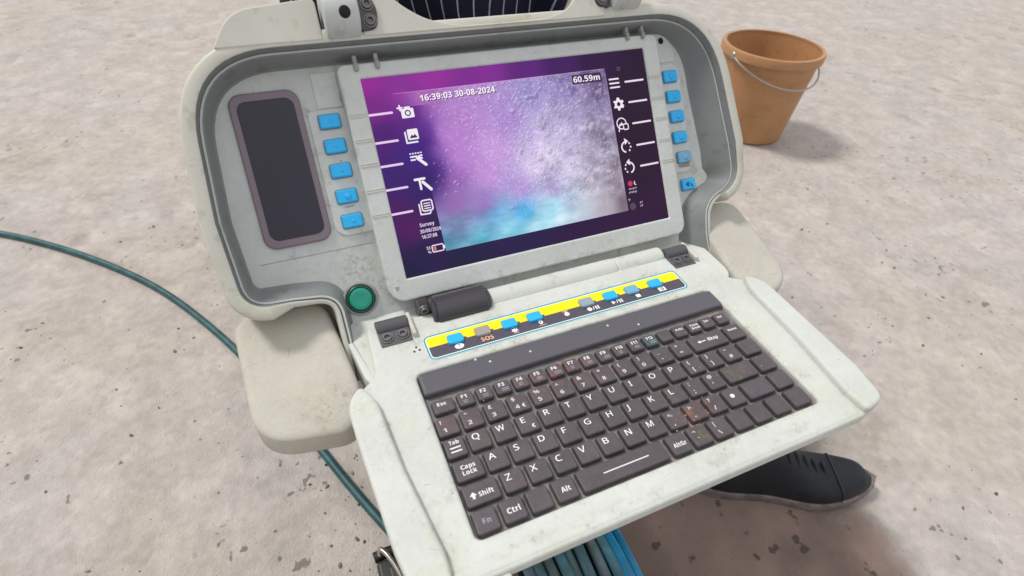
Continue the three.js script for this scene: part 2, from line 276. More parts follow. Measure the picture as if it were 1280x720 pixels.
obj('outer_rim', [lid(outerRim)], M.cream); obj('rim_band', [lid(rimBand)], M.rimShaded, housing);
// lower body under the shell
const bodyPts = roundPath([[-6.6, 7.6, 2.0], [-6.6, 12.2, 1.8], [20.6, 12.2, 1.8], [20.6, 7.6, 2.0]], true, 10);
obj('lower_body', [flat(slab(shapeOf(bodyPts), -8, -0.9, 0.5, 3))], M.shell);
obj('hinge_deck', [flat(slab(shapeOf(roundPath([[-2.75, 8.4, 0.1], [17.75, 8.4, 0.1], [17.75, 3.4, 0.8], [16.2, 2.6, 0.9], [-1.4, 2.6, 0.9], [-2.0, 3.2, 0.6]].reverse(), true, 8)), -2.2, -0.5, 0.12, 3))], M.deck);
// side pods: rounded shoulders left and right of the keyboard flap
function pod(pts, y0, tilt) {
  const g = slab(shapeOf(roundPath(pts, true, 10)), -2.2, 0, 0.32, 4); flat(g);
  const p = g.attributes.position; for (let i = 0; i < p.count; i++) { const z = p.getZ(i), k = (z + 7.6) / 6; p.setY(i, p.getY(i) * (1 - 0.45 * clamp(k)) + y0 - tilt * k); }
  g.computeVertexNormals(); return toCreasedNormals(g, 0.7);
}
obj('side_pod', [pod([[-6.9, 8.2, 1], [-2.9, 8.2, 0.9], [-2.55, 5.5, 0], [-2.3, 3.4, 0.4], [-2.75, 1.55, 1.0], [-6.6, 2.2, 1.5]], 0.15, 1.35)], podMat, unit, { uvf: podUV });
obj('side_pod', [pod([[18.1, 8.2, 0.9], [21.2, 8.2, 1.2], [21.0, 2.2, 1.5], [17.9, 1.5, 1.0], [17.75, 3.4, 0.4]], 0.55, 1.5)], podMat, unit, { uvf: podUV });
// --- left key panel, dark side panel, plate seams
const lp = obj('button_panel', [lid(slab(rrect(-2.55, 2.5, -0.8, 8.15, [0.55, 0.05, 0.05, 0.1]), -0.7, -0.52, 0.05, 2)), lid(slab(rrect(-2.05, 8.2, -0.95, 9.75, 0.06), -0.7, -0.55, 0.04, 2))], bezelMat, unit, { uvf: lidUV });
const rp = obj('button_panel', [lid(slab(rrect(15.7, 2.3, 17.45, 8.3, [0.3, 0.55, 0.55, 0.05]), -0.7, -0.52, 0.05, 2)), lid(slab(rrect(15.9, 8.4, 17.3, 9.95, [0.05, 0.05, 1.1, 0.05]), -0.7, -0.54, 0.04, 2))], bezelMat, unit, { uvf: lidUV });
const sideWin = obj('side_window', [lid(slab(rrect(-5.6, 2.5, -2.72, 9.2, 0.55), -0.7, -0.46, 0.08, 3))], new THREE.MeshPhysicalMaterial({ color: col(0.20, 0.15, 0.18), roughness: 0.4 }));
obj('window_glass', [lid(slab(rrect(-5.3, 2.85, -2.98, 8.85, 0.4), -0.5, -0.44, 0.02, 2))], new THREE.MeshPhysicalMaterial({ color: col(0.02, 0.015, 0.03), roughness: 0.12 }), sideWin);
obj('seam', [lid(box(-6.0, 1.95, -0.62, -1.0, 1.98, -0.59, 0.01))], M.ink);

// blue buttons
const DEG = Math.PI / 180;
function buttonGeo(w, h, d, bev, dome) {
  const gs = [slab(rrect(-w / 2, -h / 2, w / 2, h / 2, 0.09), -0.05, d, bev, 3, 5)];
  if (dome) { const s = new THREE.SphereGeometry(dome, 16, 8, 0, Math.PI * 2, 0, Math.PI / 2); s.rotateX(Math.PI / 2); s.scale(1, 1, 0.45); s.translate(0.04, -0.02, d - 0.01); gs.push(s); }
  const g = merge(gs); g.scale(S, S, S); return boxUV(g);
}
const bg = buttonGeo(0.90, 0.60, 0.17, 0.07, 0.085), bgd = buttonGeo(0.90, 0.60, 0.17, 0.07, 0.16), frameGeo = (() => { const s = rrect(-0.5, -0.35, 0.5, 0.35, 0.13); const g = slab(s, -0.05, 0.012, 0.01, 1, 5); g.scale(S, S, S); return boxUV(g); })();
const bRows = [7.60, 6.50, 5.41, 4.25, 3.12];
bRows.forEach((v, i) => { const f = inst('button_surround', frameGeo, M.ink, lp, lidP(-1.68 - 0.012 * i, v, -0.52), lidQ); inst('button', i === 3 ? bgd : bg, M.blue, lp, lidP(-1.68 - 0.012 * i, v, -0.51), lidQ); });
[...bRows, 1.57].forEach((v, i) => { const u = [16.72, 16.76, 16.80, 16.78, 16.86, 16.92][i], s = 0.92; const par = i < 5 ? rp : unit, w = i < 5 ? -0.52 : -0.60; inst('button_surround', frameGeo, M.ink, par, lidP(u, v, w), lidQ); inst('button', i < 5 ? bgd : bg, i === 4 ? M.paleBlue : M.blue, par, lidP(u, v, w + 0.01), lidQ); });
{ // arrow moulded on the lowest right button, mud under the one above it and on one left button
  const s = new THREE.Shape(); s.moveTo(-0.26, 0.02); s.lineTo(-0.04, 0.18); s.lineTo(-0.04, 0.08); s.quadraticCurveTo(0.22, 0.1, 0.24, -0.18); s.quadraticCurveTo(0.12, -0.04, -0.04, -0.05); s.lineTo(-0.04, -0.14); s.lineTo(-0.26, 0.02);
  const g = slab(s, -0.42, -0.405, 0); g.translate(16.92, 1.57, 0); obj('arrow_mark', [lid(g)], new THREE.MeshStandardMaterial({ color: col(0.01, 0.08, 0.2), roughness: 0.6 }));
  const blobs = []; const add = (u, v, r, w = -0.5) => { const b = new THREE.IcosahedronGeometry(r, 1); b.scale(1.3, 0.6, 0.3); b.translate(u, v, w); blobs.push(lid(b)); };
  for (let i = 0; i < 12; i++) add(16.5 + 0.75 * i / 12, 2.66 + 0.06 * Math.sin(i * 2.1), 0.05 + 0.03 * rnd());
  for (let i = 0; i < 4; i++) add(-1.85 + 0.1 * i, 3.78 + 0.03 * rnd(), 0.04); add(-1.6, 5.85, 0.04);
  obj('mud_spot', blobs, M.dust);
}

// --- green push button
const gb = (() => {
  const L = g => { g.rotateX(Math.PI / 2); g.translate(-2.2, -0.47, -0.6); return lid(g); };
  const ring = obj('push_button', [L(lathe([[0.0, -0.02], [0.80, -0.02], [0.80, 0.05], [0.76, 0.10], [0.70, 0.11], [0.66, 0.06], [0.64, 0.0], [0, 0]]))], M.grey);
  obj('collar', [L(lathe([[0.64, 0.0], [0.64, 0.16], [0.60, 0.2], [0.56, 0.2], [0.53, 0.12], [0.53, 0.0]]))], new THREE.MeshPhysicalMaterial({ color: col(0.006, 0.075, 0.05), roughness: 0.4 }), ring);
  obj('cap', [L(lathe([[0.53, 0.0], [0.53, 0.16], [0.50, 0.22], [0.42, 0.25], [0.28, 0.235], [0.0, 0.22]]))], M.green, ring);
  return ring;
})();

// --- screen frame, display, guide ridges
const frameOuter = rrect(-0.93, -1.02, 15.82, 9.78, [0.75, 0.6, 0.35, 0.35]); frameOuter.holes.push(rrect(0.0, 0.0, 14.89, 9.126, 0.05));
const sf = obj('screen_frame', [lid(slab(frameOuter, -0.75, 0.10, 0.09, 4))], bezelMat, unit, { uvf: lidUV });
{
  const r = [];
  for (const v of bRows) for (const [a, b] of [[-0.88, -0.06], [14.95, 15.72]]) r.push([a, b, v - 0.03]);
  for (const [a, b, v] of r) obj('guide_ridge', [lid(box(a, v - 0.075, 0.06, b, v - 0.035, 0.128, 0.016)), lid(box(a, v + 0.035, 0.06, b, v + 0.075, 0.128, 0.016)), lid(box(a, v - 0.075, 0.06, a + 0.04, v + 0.075, 0.126, 0.016))], M.cream, sf);
  const t = new THREE.Shape(); t.moveTo(-0.56, -0.5); t.lineTo(-0.40, -0.28); t.lineTo(-0.64, -0.26); t.lineTo(-0.56, -0.5);
  obj('moulded_mark', [lid(slab(t, 0.09, 0.106, 0))], M.grey, sf);
  // pegs under the top wall
  for (const [u, v] of [[-0.08, 9.62], [0.86, 9.64], [14.0, 9.74], [14.95, 9.74]]) { const g = new THREE.CapsuleGeometry(0.11, 0.2, 6, 14); g.rotateX(0.0); g.translate(u, v + 0.02, 0.16); const h = box(u - 0.09, v + 0.1, -0.1, u + 0.09, v + 0.5, 0.2, 0.05); obj('peg', [lid(g), lid(h)], M.grey, sf); }
  const h = new THREE.CylinderGeometry(0.17, 0.17, 0.06, 20); h.rotateX(Math.PI / 2); h.translate(16.55, 9.55, -0.56); obj('drain_hole', [lid(h)], M.hole);
}

// display picture: what the lit screen shows
const DW = 14.89, DH = 9.126, PX = 128;
function displayCanvas() {
  const W = Math.round(DW * PX), H = Math.round(DH * PX);
  const video = [[2.5, 8.1, 160, 95, 170], [5, 7.8, 165, 122, 188], [8, 7.6, 142, 128, 186], [10, 7.4, 128, 112, 165], [11.8, 7.8, 98, 80, 122], [2.4, 6.4, 98, 55, 150], [2.4, 4.6, 92, 50, 140], [3.4, 6.2, 172, 120, 196], [4.2, 6.8, 172, 122, 190], [3.8, 5.0, 174, 118, 194], [5.5, 5.4, 186, 142, 206], [5, 4, 184, 134, 202], [3.2, 4.3, 140, 90, 168], [6.6, 6.4, 160, 125, 195], [7.6, 5.5, 172, 156, 206], [7.5, 4, 212, 196, 226], [9.3, 5, 184, 174, 206], [10.5, 6.2, 150, 138, 176], [10.6, 4.2, 172, 160, 184], [11.7, 5, 136, 126, 150], [12.1, 3, 142, 130, 144], [10.4, 2.6, 170, 162, 180], [8.2, 2.9, 160, 146, 192], [6.5, 3.1, 172, 140, 200], [8.4, 4.6, 218, 206, 230], [7.9, 5.2, 204, 190, 222], [9.2, 3.6, 186, 178, 204], [8.6, 5.8, 176, 164, 204], [5.6, 4.8, 190, 150, 210], [4.4, 5.2, 178, 130, 200], [3, 3.0, 140, 98, 166], [4.5, 2.7, 150, 110, 180], [3, 2.1, 112, 130, 168], [5, 2.0, 100, 165, 205], [6.5, 1.9, 70, 165, 220], [8, 1.7, 150, 212, 232], [9.4, 1.25, 198, 218, 230], [6.8, 1.05, 186, 222, 234], [8.2, 1.15, 206, 228, 236], [10.2, 1.7, 186, 186, 200], [5.4, 1.25, 140, 200, 222], [9.2, 1.7, 160, 180, 205], [4, 1.2, 88, 168, 190], [5.8, 1.0, 110, 190, 214], [7.5, 1.0, 160, 215, 230], [9.6, 1.1, 172, 184, 198], [11, 1.3, 168, 158, 168], [12.3, 1.2, 116, 100, 112], [2.3, 1.1, 84, 142, 168]];
  const edge = [[0.2, 9, 150, 38, 148], [3, 8.85, 150, 44, 154], [6, 8.8, 128, 40, 146], [8, 8.9, 92, 30, 120], [10, 8.9, 62, 22, 92], [12, 8.9, 46, 12, 62], [14.7, 9, 36, 10, 44], [0.3, 7.8, 122, 36, 132], [1.6, 8.2, 140, 50, 150], [2.0, 7.4, 86, 36, 132], [0.5, 6.6, 76, 26, 112], [1.6, 5.6, 62, 30, 124], [0.7, 4.5, 58, 28, 108], [1.6, 4, 52, 26, 104], [0.4, 3, 72, 22, 92], [0.9, 2.2, 82, 22, 92], [1.8, 2, 44, 24, 78], [1, 0.9, 36, 24, 72], [0.2, 0.1, 26, 24, 60], [3, 0.3, 28, 26, 62], [6.5, 0.4, 38, 26, 72], [9.5, 0.3, 44, 18, 62], [12, 0.4, 48, 16, 60], [13, 2.5, 40, 14, 44], [14.5, 1.2, 46, 14, 52], [14, 4.5, 38, 12, 42], [13.6, 7, 36, 14, 44]];
  const field = (pts, u, v) => { let s = 0, r = 0, g = 0, b = 0; for (const p of pts) { const d = (u - p[0]) ** 2 + (v - p[1]) ** 2 + 0.12, w = 1 / Math.pow(d, 1.6); s += w; r += w * p[2]; g += w * p[3]; b += w * p[4]; } return [r / s, g / s, b / s]; };
  // coarse grids first, then bilinear
  const GX = 120, GY = 74, mk = pts => { const a = []; for (let j = 0; j <= GY; j++) for (let i = 0; i <= GX; i++) a.push(field(pts, i / GX * DW, j / GY * DH)); return a; };
  const gv = mk(video), ge = mk(edge);
  const at = (a, u, v) => { const x = clamp(u / DW * GX, 0, GX - 0.001), y = clamp(v / DH * GY, 0, GY - 0.001), i = x | 0, j = y | 0, fx = x - i, fy = y - j, o = j * (GX + 1) + i; const A = a[o], B = a[o + 1], C = a[o + GX + 1], D = a[o + GX + 2]; return [0, 1, 2].map(k => lerp(lerp(A[k], B[k], fx), lerp(C[k], D[k], fx), fy)); };
  const c = pixelCanvas(W, H, (i, j) => {
    const u = i / PX, v = DH - j / PX;
    const inV = v > 0.88 && v < 8.33 && u < 12.42;
    const left = lerp(u > 2.16 - 0.02 * v ? 1 : 0, sm(1.9, 3.3, u + 0.5 * (fbm(u * 1.5, v * 1.5, 71) - 0.5)), sm(2.5, 4.4, v));
    const lim = v > 7.7 ? sm(1.2, 2.6, u) : left * (u > 1.3 ? 1 : 0);
    const k = inV ? lim : 0;
    const E = at(ge, u, v); if (k <= 0) return E;
    const wx = u + 0.35 * (fbm(u * 0.9, v * 0.9, 5) - 0.5), wy = v + 0.35 * (fbm(u * 0.9 + 9, v * 0.9, 6) - 0.5); let q = at(gv, wx, wy);
    // wet pipe wall: droplets and glints, strongest up and to the right
    const wet = sm(3.2, 7.0, u * 0.8 + v * 0.45) * sm(1.7, 3.6, v + 0.15 * (u - 7)) + 0.10, right = sm(7, 10.5, u);
    const n = fbm(u * 7, v * 9, 211, 3) - 0.5, n2 = fbm(u * 2.4, v * 2.7, 221, 3) - 0.5, n3 = fbm(u * 18, v * 20, 231, 2) - 0.5;
    let d = wet * (14 * n + 58 * n2 * (0.2 + right));
    const gl = sm(0.66, 0.82, vnoise(u * 9, v * 11, 241)) * wet; d += 14 * gl;
    
    // clouded water low down, drops by the left edge
    const low = sm(3.0, 2.2, v) * sm(11, 8, u); d += low * 50 * (fbm(u * 1.3, v * 3.2, 261, 4) - 0.5);
    const lc = Math.exp(-((u - 2.9) ** 2) / 0.7 - ((v - 4.3) ** 2) / 0.8); 
    
    q = q.map((x, m) => x + d * [1, 1, 1.02][m]);
    return [0, 1, 2].map(m => clamp(lerp(E[m], q[m] * 1.04 + 5, k), 0, 255));
  });
  const g = c.getContext('2d'); g.setTransform(PX, 0, 0, PX, 0, 0); const Y = v => DH - v;
  g.save(); g.beginPath(); g.rect(2.0, Y(8.30), 10.4, 7.4); g.clip();                       // droplets and glints on the wet wall
  for (let i = 0; i < 5200; i++) {
    const u = 2.2 + 10.2 * rnd(), v = 1.0 + 7.3 * rnd(); const wet = sm(6.0, 9.0, u * 0.9 + v * 0.45) * (1 - 0.55 * sm(9.3, 11, u)) * sm(1.6, 3.4, v + 0.12 * (u - 7)) + 0.22 * sm(6.4, 8.0, v) * sm(2.6, 3.4, u) + 0.5 * Math.exp(-((u - 2.9) ** 2) / 0.3 - ((v - 4.2) ** 2) / 0.7);
    if (rnd() > wet) continue; const big = rnd() ** 4, r = 0.016 + 0.042 * big, a = 0.3 + 0.5 * rnd() * (1 - big * 0.5), core = Math.exp(-((u - 7.6) ** 2) / 2.4 - ((v - 4.6) ** 2) / 4), ang = -0.9 + 0.5 * rnd();
    g.fillStyle = `rgba(76,60,106,${a * 0.36})`; g.beginPath(); g.ellipse(u + r * 0.7, Y(v) + r * 0.7, r * (1 + rnd()), r * 0.8, ang, 0, 7); g.fill();
    g.fillStyle = `rgba(${236 - 20 * rnd()},${222 - 12 * rnd()},${244},${Math.min(0.8, a + 0.25 * core)})`; g.beginPath(); g.ellipse(u, Y(v), r * (0.8 + 1.2 * rnd()), r * 0.65, ang, 0, 7); g.fill();
  }
  for (let i = 0; i < 130; i++) {
    const u = 6.8 + 5.4 * rnd(), v = 2.7 + 5.2 * rnd(), r = 0.05 + 0.16 * rnd() * rnd(), a = 0.07 + 0.15 * rnd(), an = -1 + rnd();
    g.fillStyle = `rgba(70,58,90,${a})`; g.beginPath(); g.ellipse(u + r * 0.5, Y(v) + r * 0.6, r * 1.2, r * 0.8, an, 0, 7); g.fill(); g.fillStyle = `rgba(238,230,244,${a * 1.9})`; g.beginPath(); g.ellipse(u, Y(v), r, r * 0.6, an, 0, 7); g.fill();
  }
  for (let i = 0; i < 26; i++) { const u = 6.3 + 3.4 * rnd(), v = 1.9 + 1.2 * rnd(); g.strokeStyle = `rgba(236,230,246,${0.25 + 0.3 * rnd()})`; g.lineWidth = 0.03; g.beginPath(); g.moveTo(u, Y(v)); g.lineTo(u + 0.03, Y(v - 0.15 - 0.3 * rnd())); g.stroke(); }
  g.restore();
  const W1 = '#f4ecf6', line = (pts, w, colr = W1) => { g.strokeStyle = colr; g.lineWidth = w; g.lineCap = 'round'; g.lineJoin = 'round'; g.beginPath(); pts.forEach(([x, y], i) => i ? g.lineTo(x, Y(y)) : g.moveTo(x, Y(y))); g.stroke(); };
  const text = (s, x, y, size, w = 'bold', colr = '#ffffff', maxw) => { g.fillStyle = colr; g.font = `${w} ${size}px sans-serif`; const tw = g.measureText(s).width; g.save(); g.translate(x, Y(y)); if (maxw) g.scale(maxw / tw, 1); g.fillText(s, 0, 0); g.restore(); };
  const bigText = (s, x, y, size, w, colr, maxw) => { g.save(); g.setTransform(1, 0, 0, 1, x * PX, Y(y) * PX); g.fillStyle = colr; g.font = `${w} ${size * PX}px sans-serif`; const tw = g.measureText(s).width; if (maxw) g.scale(maxw * PX / tw, 1); g.fillText(s, 0, 0); g.restore(); };
  line([[1.3, 8.33], [12.35, 8.31]], 0.03, 'rgba(255,190,240,0.45)');
  bigText('16:39:03 30-08-2024', 2.50, 7.82, 0.38, 'bold', 'rgba(40,20,60,0.6)', 3.75);
  bigText('16:39:03 30-08-2024', 2.46, 7.86, 0.38, 'bold', '#fff6ff', 3.75);
  g.fillStyle = 'rgba(52,34,62,0.9)'; g.fillRect(10.42, Y(8.18), 1.72, 0.46); bigText('60.59m', 10.48, 7.81, 0.40, 'bold', '#fbf3ff', 1.60);
  // guide lines
  const lv = [7.53, 6.28, 5.22, 4.15, 3.03], rv = [7.53, 6.47, 5.36, 4.21, 3.09];
  lv.forEach((v, i) => line([[0.02, v], [1.06 - 0.02 * i, v]], 0.105, '#ecd0ee')); rv.forEach((v, i) => line([[13.52 + 0.03 * i, v], [14.62 + 0.03 * i, v]], 0.10, '#efe3ef'));
  const rr = (x0, y0, x1, y1, r) => { g.beginPath(); g.roundRect(x0, Y(y1), x1 - x0, y1 - y0, r); };
  const ring = (x, y, r, w, c2 = W1, a0 = 0, a1 = 7) => { g.strokeStyle = c2; g.lineWidth = w; g.lineCap = 'butt'; g.beginPath(); g.arc(x, Y(y), r, a0, Math.min(a1, Math.PI * 2 + a0)); g.stroke(); };
  // left icons: camera with plus, gallery, list pen, text pen, documents
  { const x = 1.76, y = 7.43; g.save(); g.translate(x, Y(y)); g.scale(0.76, 0.76); g.translate(-x, -Y(y));  g.fillStyle = W1; rr(x - 0.38, y - 0.30, x + 0.40, y + 0.26, 0.06); g.fill(); rr(x - 0.16, y, x + 0.22, y + 0.37, 0.06); g.fill(); ring(x + 0.02, y - 0.01, 0.15, 0.07, '#4a3a4e'); line([[x - 0.55, y + 0.33], [x - 0.27, y + 0.33]], 0.1); line([[x - 0.41, y + 0.47], [x - 0.41, y + 0.19]], 0.1);  g.restore(); }
  { const x = 1.74, y = 6.40; g.save(); g.translate(x, Y(y)); g.scale(0.8, 0.8); g.translate(-x, -Y(y));  line([[x - 0.37, y + 0.22], [x - 0.37, y - 0.38], [x + 0.25, y - 0.38]], 0.10); g.fillStyle = W1; rr(x - 0.25, y - 0.24, x + 0.38, y + 0.37, 0.07); g.fill(); g.fillStyle = '#3b2a45'; g.beginPath(); g.moveTo(x - 0.16, Y(y - 0.14)); g.lineTo(x + 0.0, Y(y + 0.06)); g.lineTo(x + 0.08, Y(y - 0.04)); g.lineTo(x + 0.17, Y(y + 0.08)); g.lineTo(x + 0.31, Y(y - 0.14)); g.fill();  g.restore(); }
  { const x = 1.76, y = 5.34; g.save(); g.translate(x, Y(y)); g.scale(0.84, 0.84); g.translate(-x, -Y(y));  for (let i = 0; i < 5; i++) line([[x - 0.36 + i * 0.15, y + 0.30], [x - 0.33 + i * 0.15, y + 0.30]], 0.085); line([[x - 0.36, y + 0.13], [x - 0.02, y + 0.13]], 0.09); line([[x - 0.36, y - 0.04], [x - 0.14, y - 0.04]], 0.09); line([[x + 0.10, y + 0.13], [x + 0.27, y + 0.15]], 0.09); line([[x + 0.0, y + 0.02], [x + 0.40, y - 0.38]], 0.17); line([[x - 0.02, y + 0.08], [x + 0.25, y + 0.0]], 0.11);  g.restore(); }
  { const x = 1.70, y = 4.20; g.save(); g.translate(x, Y(y)); g.scale(0.84, 0.84); g.translate(-x, -Y(y));  line([[x - 0.34, y + 0.24], [x + 0.20, y + 0.24]], 0.14); line([[x - 0.09, y + 0.22], [x - 0.09, y - 0.30]], 0.13); line([[x + 0.08, y + 0.06], [x + 0.46, y - 0.40]], 0.17);  g.restore(); }
  { const x = 1.68, y = 3.08; g.save(); g.translate(x, Y(y)); g.scale(0.82, 0.82); g.translate(-x, -Y(y));  g.lineCap = 'round'; rr(x - 0.26, y - 0.20, x + 0.36, y + 0.40, 0.12); g.strokeStyle = W1; g.lineWidth = 0.085; g.stroke(); line([[x - 0.40, y + 0.22], [x - 0.40, y - 0.36], [x + 0.12, y - 0.38], [x + 0.2, y - 0.3]], 0.085); for (const d of [0.22, 0.08, -0.06]) line([[x - 0.12, y + d], [x + 0.22, y + d]], 0.065);  g.restore(); }
  bigText('Survey', 1.16, 2.22, 0.24, 'bold', '#e7dcef', 0.72); bigText('30/08/2024', 1.12, 1.93, 0.24, 'bold', '#e7dcef', 1.02); bigText('16:37:08', 1.14, 1.66, 0.24, 'bold', '#e7dcef', 0.76);
  bigText('33', 1.24, 1.12, 0.20, 'bold', '#e7dcef', 0.2); bigText('%', 1.28, 0.92, 0.18, 'bold', '#e7dcef', 0.16);
  rr(1.52, 0.95, 2.06, 1.26, 0.05); g.strokeStyle = '#ffe3ea'; g.lineWidth = 0.055; g.stroke(); g.fillStyle = '#c8788c'; g.fillRect(1.58, Y(1.21), 0.13, 0.21); line([[2.11, 1.16], [2.11, 1.05]], 0.06);
  // right icons
  ring(13.23, 8.23, 0.085, 0.035, '#6d5a70'); line([[13.2, 8.3], [13.28, 8.3]], 0.03, '#6d5a70');
  for (const d of [0.21, 0, -0.21]) line([[12.58, 7.53 + d], [13.12, 7.53 + d]], 0.085);
  { const x = 12.90, y = 6.45; g.save(); g.translate(x, Y(y)); g.scale(0.9, 0.9); g.translate(-x, -Y(y));  g.fillStyle = W1; g.beginPath(); for (let i = 0; i < 48; i++) { const a = i / 48 * Math.PI * 2, r = Math.cos(a * 6) > 0.0 ? 0.37 : 0.27; g.lineTo(x + r * Math.sin(a), Y(y + r * Math.cos(a))); } g.fill(); g.fillStyle = '#2a1730'; g.beginPath(); g.arc(x, Y(y), 0.12, 0, 7); g.fill();  g.restore(); }
  { const x = 12.88, y = 5.38; g.save(); g.translate(x, Y(y)); g.scale(0.9, 0.9); g.translate(-x, -Y(y));  ring(x, y + 0.07, 0.31, 0.07); rr(x + 0.10, y - 0.30, x + 0.42, y + 0.02, 0.08); g.fillStyle = '#241428'; g.fill(); g.strokeStyle = W1; g.lineWidth = 0.07; g.stroke(); line([[x - 0.24, y - 0.36], [x - 0.16, y - 0.02], [x + 0.02, y + 0.1]], 0.07); line([[x - 0.16, y - 0.02], [x + 0.05, y + 0.02]], 0.09);  g.restore(); }
  for (const [y, s] of [[4.21, 1], [3.11, -1]]) { const x = 12.93; const A = (a, b) => { g.strokeStyle = W1; g.lineWidth = 0.085; g.lineCap = 'butt'; g.beginPath(); for (let i = 0; i <= 14; i++) { const t = lerp(a, b, i / 14) * DEG; g.lineTo(x + s * 0.27 * Math.sin(t), Y(y + 0.27 * Math.cos(t))); } g.stroke(); }; A(-170, -10); A(40, 62); A(85, 107); A(128, 150); g.fillStyle = W1; g.beginPath(); g.moveTo(x - s * 0.06, Y(y + 0.47)); g.lineTo(x - s * 0.06, Y(y + 0.11)); g.lineTo(x + s * 0.17, Y(y + 0.29)); g.fill(); }
  g.fillStyle = '#d8305c'; g.beginPath(); g.arc(12.80, Y(2.27), 0.145, 0, 7); g.fill(); line([[13.08, 2.34], [13.06, 2.22], [13.13, 2.16]], 0.06);
  for (const [v, a, b] of [[1.98, 12.68, 13.12], [1.80, 12.66, 13.16]]) for (let x = a; x < b; x += 0.085) line([[x, v - 0.035 * ((x * 57) % 2 > 1)], [x + 0.03, v + 0.03]], 0.045, '#cbbccd');
  g.fillStyle = '#b9a9bd'; g.beginPath(); g.moveTo(12.52, Y(1.48)); g.lineTo(12.66, Y(1.48)); g.lineTo(12.58, Y(1.34)); g.fill(); g.fillStyle = '#57474f'; g.beginPath(); g.arc(12.74, Y(1.05), 0.19, 0, 7); g.fill();
  for (const v of [1.18, 1.0]) for (const x of [13.22, 13.32]) line([[x, v - 0.04], [x + 0.04, v + 0.03]], 0.05, '#b9a9bd');
  return c;
}
{
  const t = tex(displayCanvas()); const g = new THREE.PlaneGeometry(DW + 0.02, DH + 0.02); g.translate(DW / 2, DH / 2, 0.0);
  obj('display_screen', [lid(g)], new THREE.MeshPhysicalMaterial({ color: col(0.004, 0.004, 0.005), roughness: 0.3, specularIntensity: 0.3, emissive: 0xffffff, emissiveMap: t, emissiveIntensity: 0.82 }), sf, { uv: false });
}

// --- carry handle and pivots along the top edge
{
  const hs = shapeOf(roundPath([[0.45, 10.60, 0.05], [12.4, 10.60, 0.05], [12.4, 12.6, 0.5], [11.2, 15.5, 2.2], [3.0, 15.5, 2.2], [0.6, 13.0, 0.8]], true, 8));
  hs.holes.push(new THREE.Path(roundPath([[1.3, 13.0, 1.0], [2.2, 11.85, 0.4], [3.2, 11.15, 0.5], [4.6, 10.73, 0.8], [6.8, 10.70, 0.5], [9.3, 10.74, 0.9], [10.5, 11.1, 0.6], [11.4, 12.4, 1.2], [10.2, 14.3, 1], [2.8, 14.3, 1]], true, 10).map(p => new THREE.Vector2(p[0], p[1]))));
  const h = obj('handle', [lid(slab(hs, -0.1, 0.95, 0.06, 3))], M.cream);
  obj('handle_bar', [lid(tube([[2.6, 14.8, 0.7], [5, 15.0, 0.75], [9.4, 15.0, 0.75], [11.6, 14.8, 0.7]], 0.62, 40, 16))], M.cream, h);
  // clasp barrels
  for (const [u0, u1, vb] of [[-1.08, 0.36, 11.65], [12.85, 14.4, 11.9]]) {
    const L = u1 - u0, r = 1.06; const g = lathe([[0, -L / 2], [r - 0.14, -L / 2], [r - 0.04, -L / 2 + 0.04], [r, -L / 2 + 0.14], [r, L / 2 - 0.14], [r - 0.04, L / 2 - 0.04], [r - 0.14, L / 2], [0, L / 2]], 48); g.rotateZ(Math.PI / 2); g.translate((u0 + u1) / 2, vb, 0.75);
    const b = obj('clasp_barrel', [lid(g)], M.shell);
    const uh = u0 + L * 0.58, hole = lathe([[0.0, 0.015], [0.2, 0.02], [0.235, 0.0], [0.25, -0.04]], 24); const a = 17 * DEG; hole.rotateX(Math.PI / 2); hole.translate(0, 0, r); hole.rotateX(a); hole.translate(uh, vb + 0.0, 0.75); obj('bolt_hole', [lid(hole)], M.hole, b);
    const cap = box(u0 + 0.12, vb + 0.75, 0.9, u0 + 0.62, vb + 1.2, 1.95, 0.15); obj('latch_tab', [lid(cap)], new THREE.MeshPhysicalMaterial({ color: col(0.16, 0.07, 0.05), roughness: 0.6 }), b);
  }
  // side blocks outside the barrels, flush with the handle
  obj('rim_block', [lid(slab(shapeOf(roundPath([[-5.5, 10.6, 0.2], [-1.25, 10.6, 0.05], [-1.25, 12.3, 0.3], [-4.6, 12.0, 1.2]], true, 6)), -0.6, 0.93, 0.06, 3))], M.cream);
  for (const [u, v, s] of [[0.80, 11.5, 1], [12.25, 11.7, -1]]) {
    const sh = shapeOf(roundPath([[u - 0.42, v - 0.72, 0.1], [u + 0.28, v - 0.66, 0.3], [u + 0.42, v + 0.1, 0.3], [u + 0.2, v + 0.85, 0.3], [u - 0.42, v + 0.85, 0.1]].map(p => s > 0 ? p : [2 * u - p[0], p[1], p[2]]), true, 6));
    const br = obj('clasp_bracket', [lid(slab(sh, 0.85, 1.04, 0.05, 2))], M.barrel, h);
    for (const d of [-0.32, 0.36]) screwAt(br, lidP(u + (d > 0 ? 0.02 * s : 0.02), v + d, 1.03), lidQ, 0.24);
  }
}
function screwAt(parent, pos, q, r) {
  const gs = [lathe([[0.0, 0.02], [r * 0.42, 0.02], [r * 0.46, 0.09], [r * 0.55, 0.13], [r * 0.8, 0.13], [r * 0.9, 0.08], [r * 0.92, 0.0]], 24)];
  const ring = lathe([[r * 0.96, 0], [r * 0.98, 0.05], [r * 1.2, 0.05], [r * 1.24, 0]], 24); gs.push(ring);
  const g = merge(gs); g.rotateX(Math.PI / 2); g.scale(S, S, S);
  const m = inst('screw', g, M.screw, parent, pos, q); return m;
}

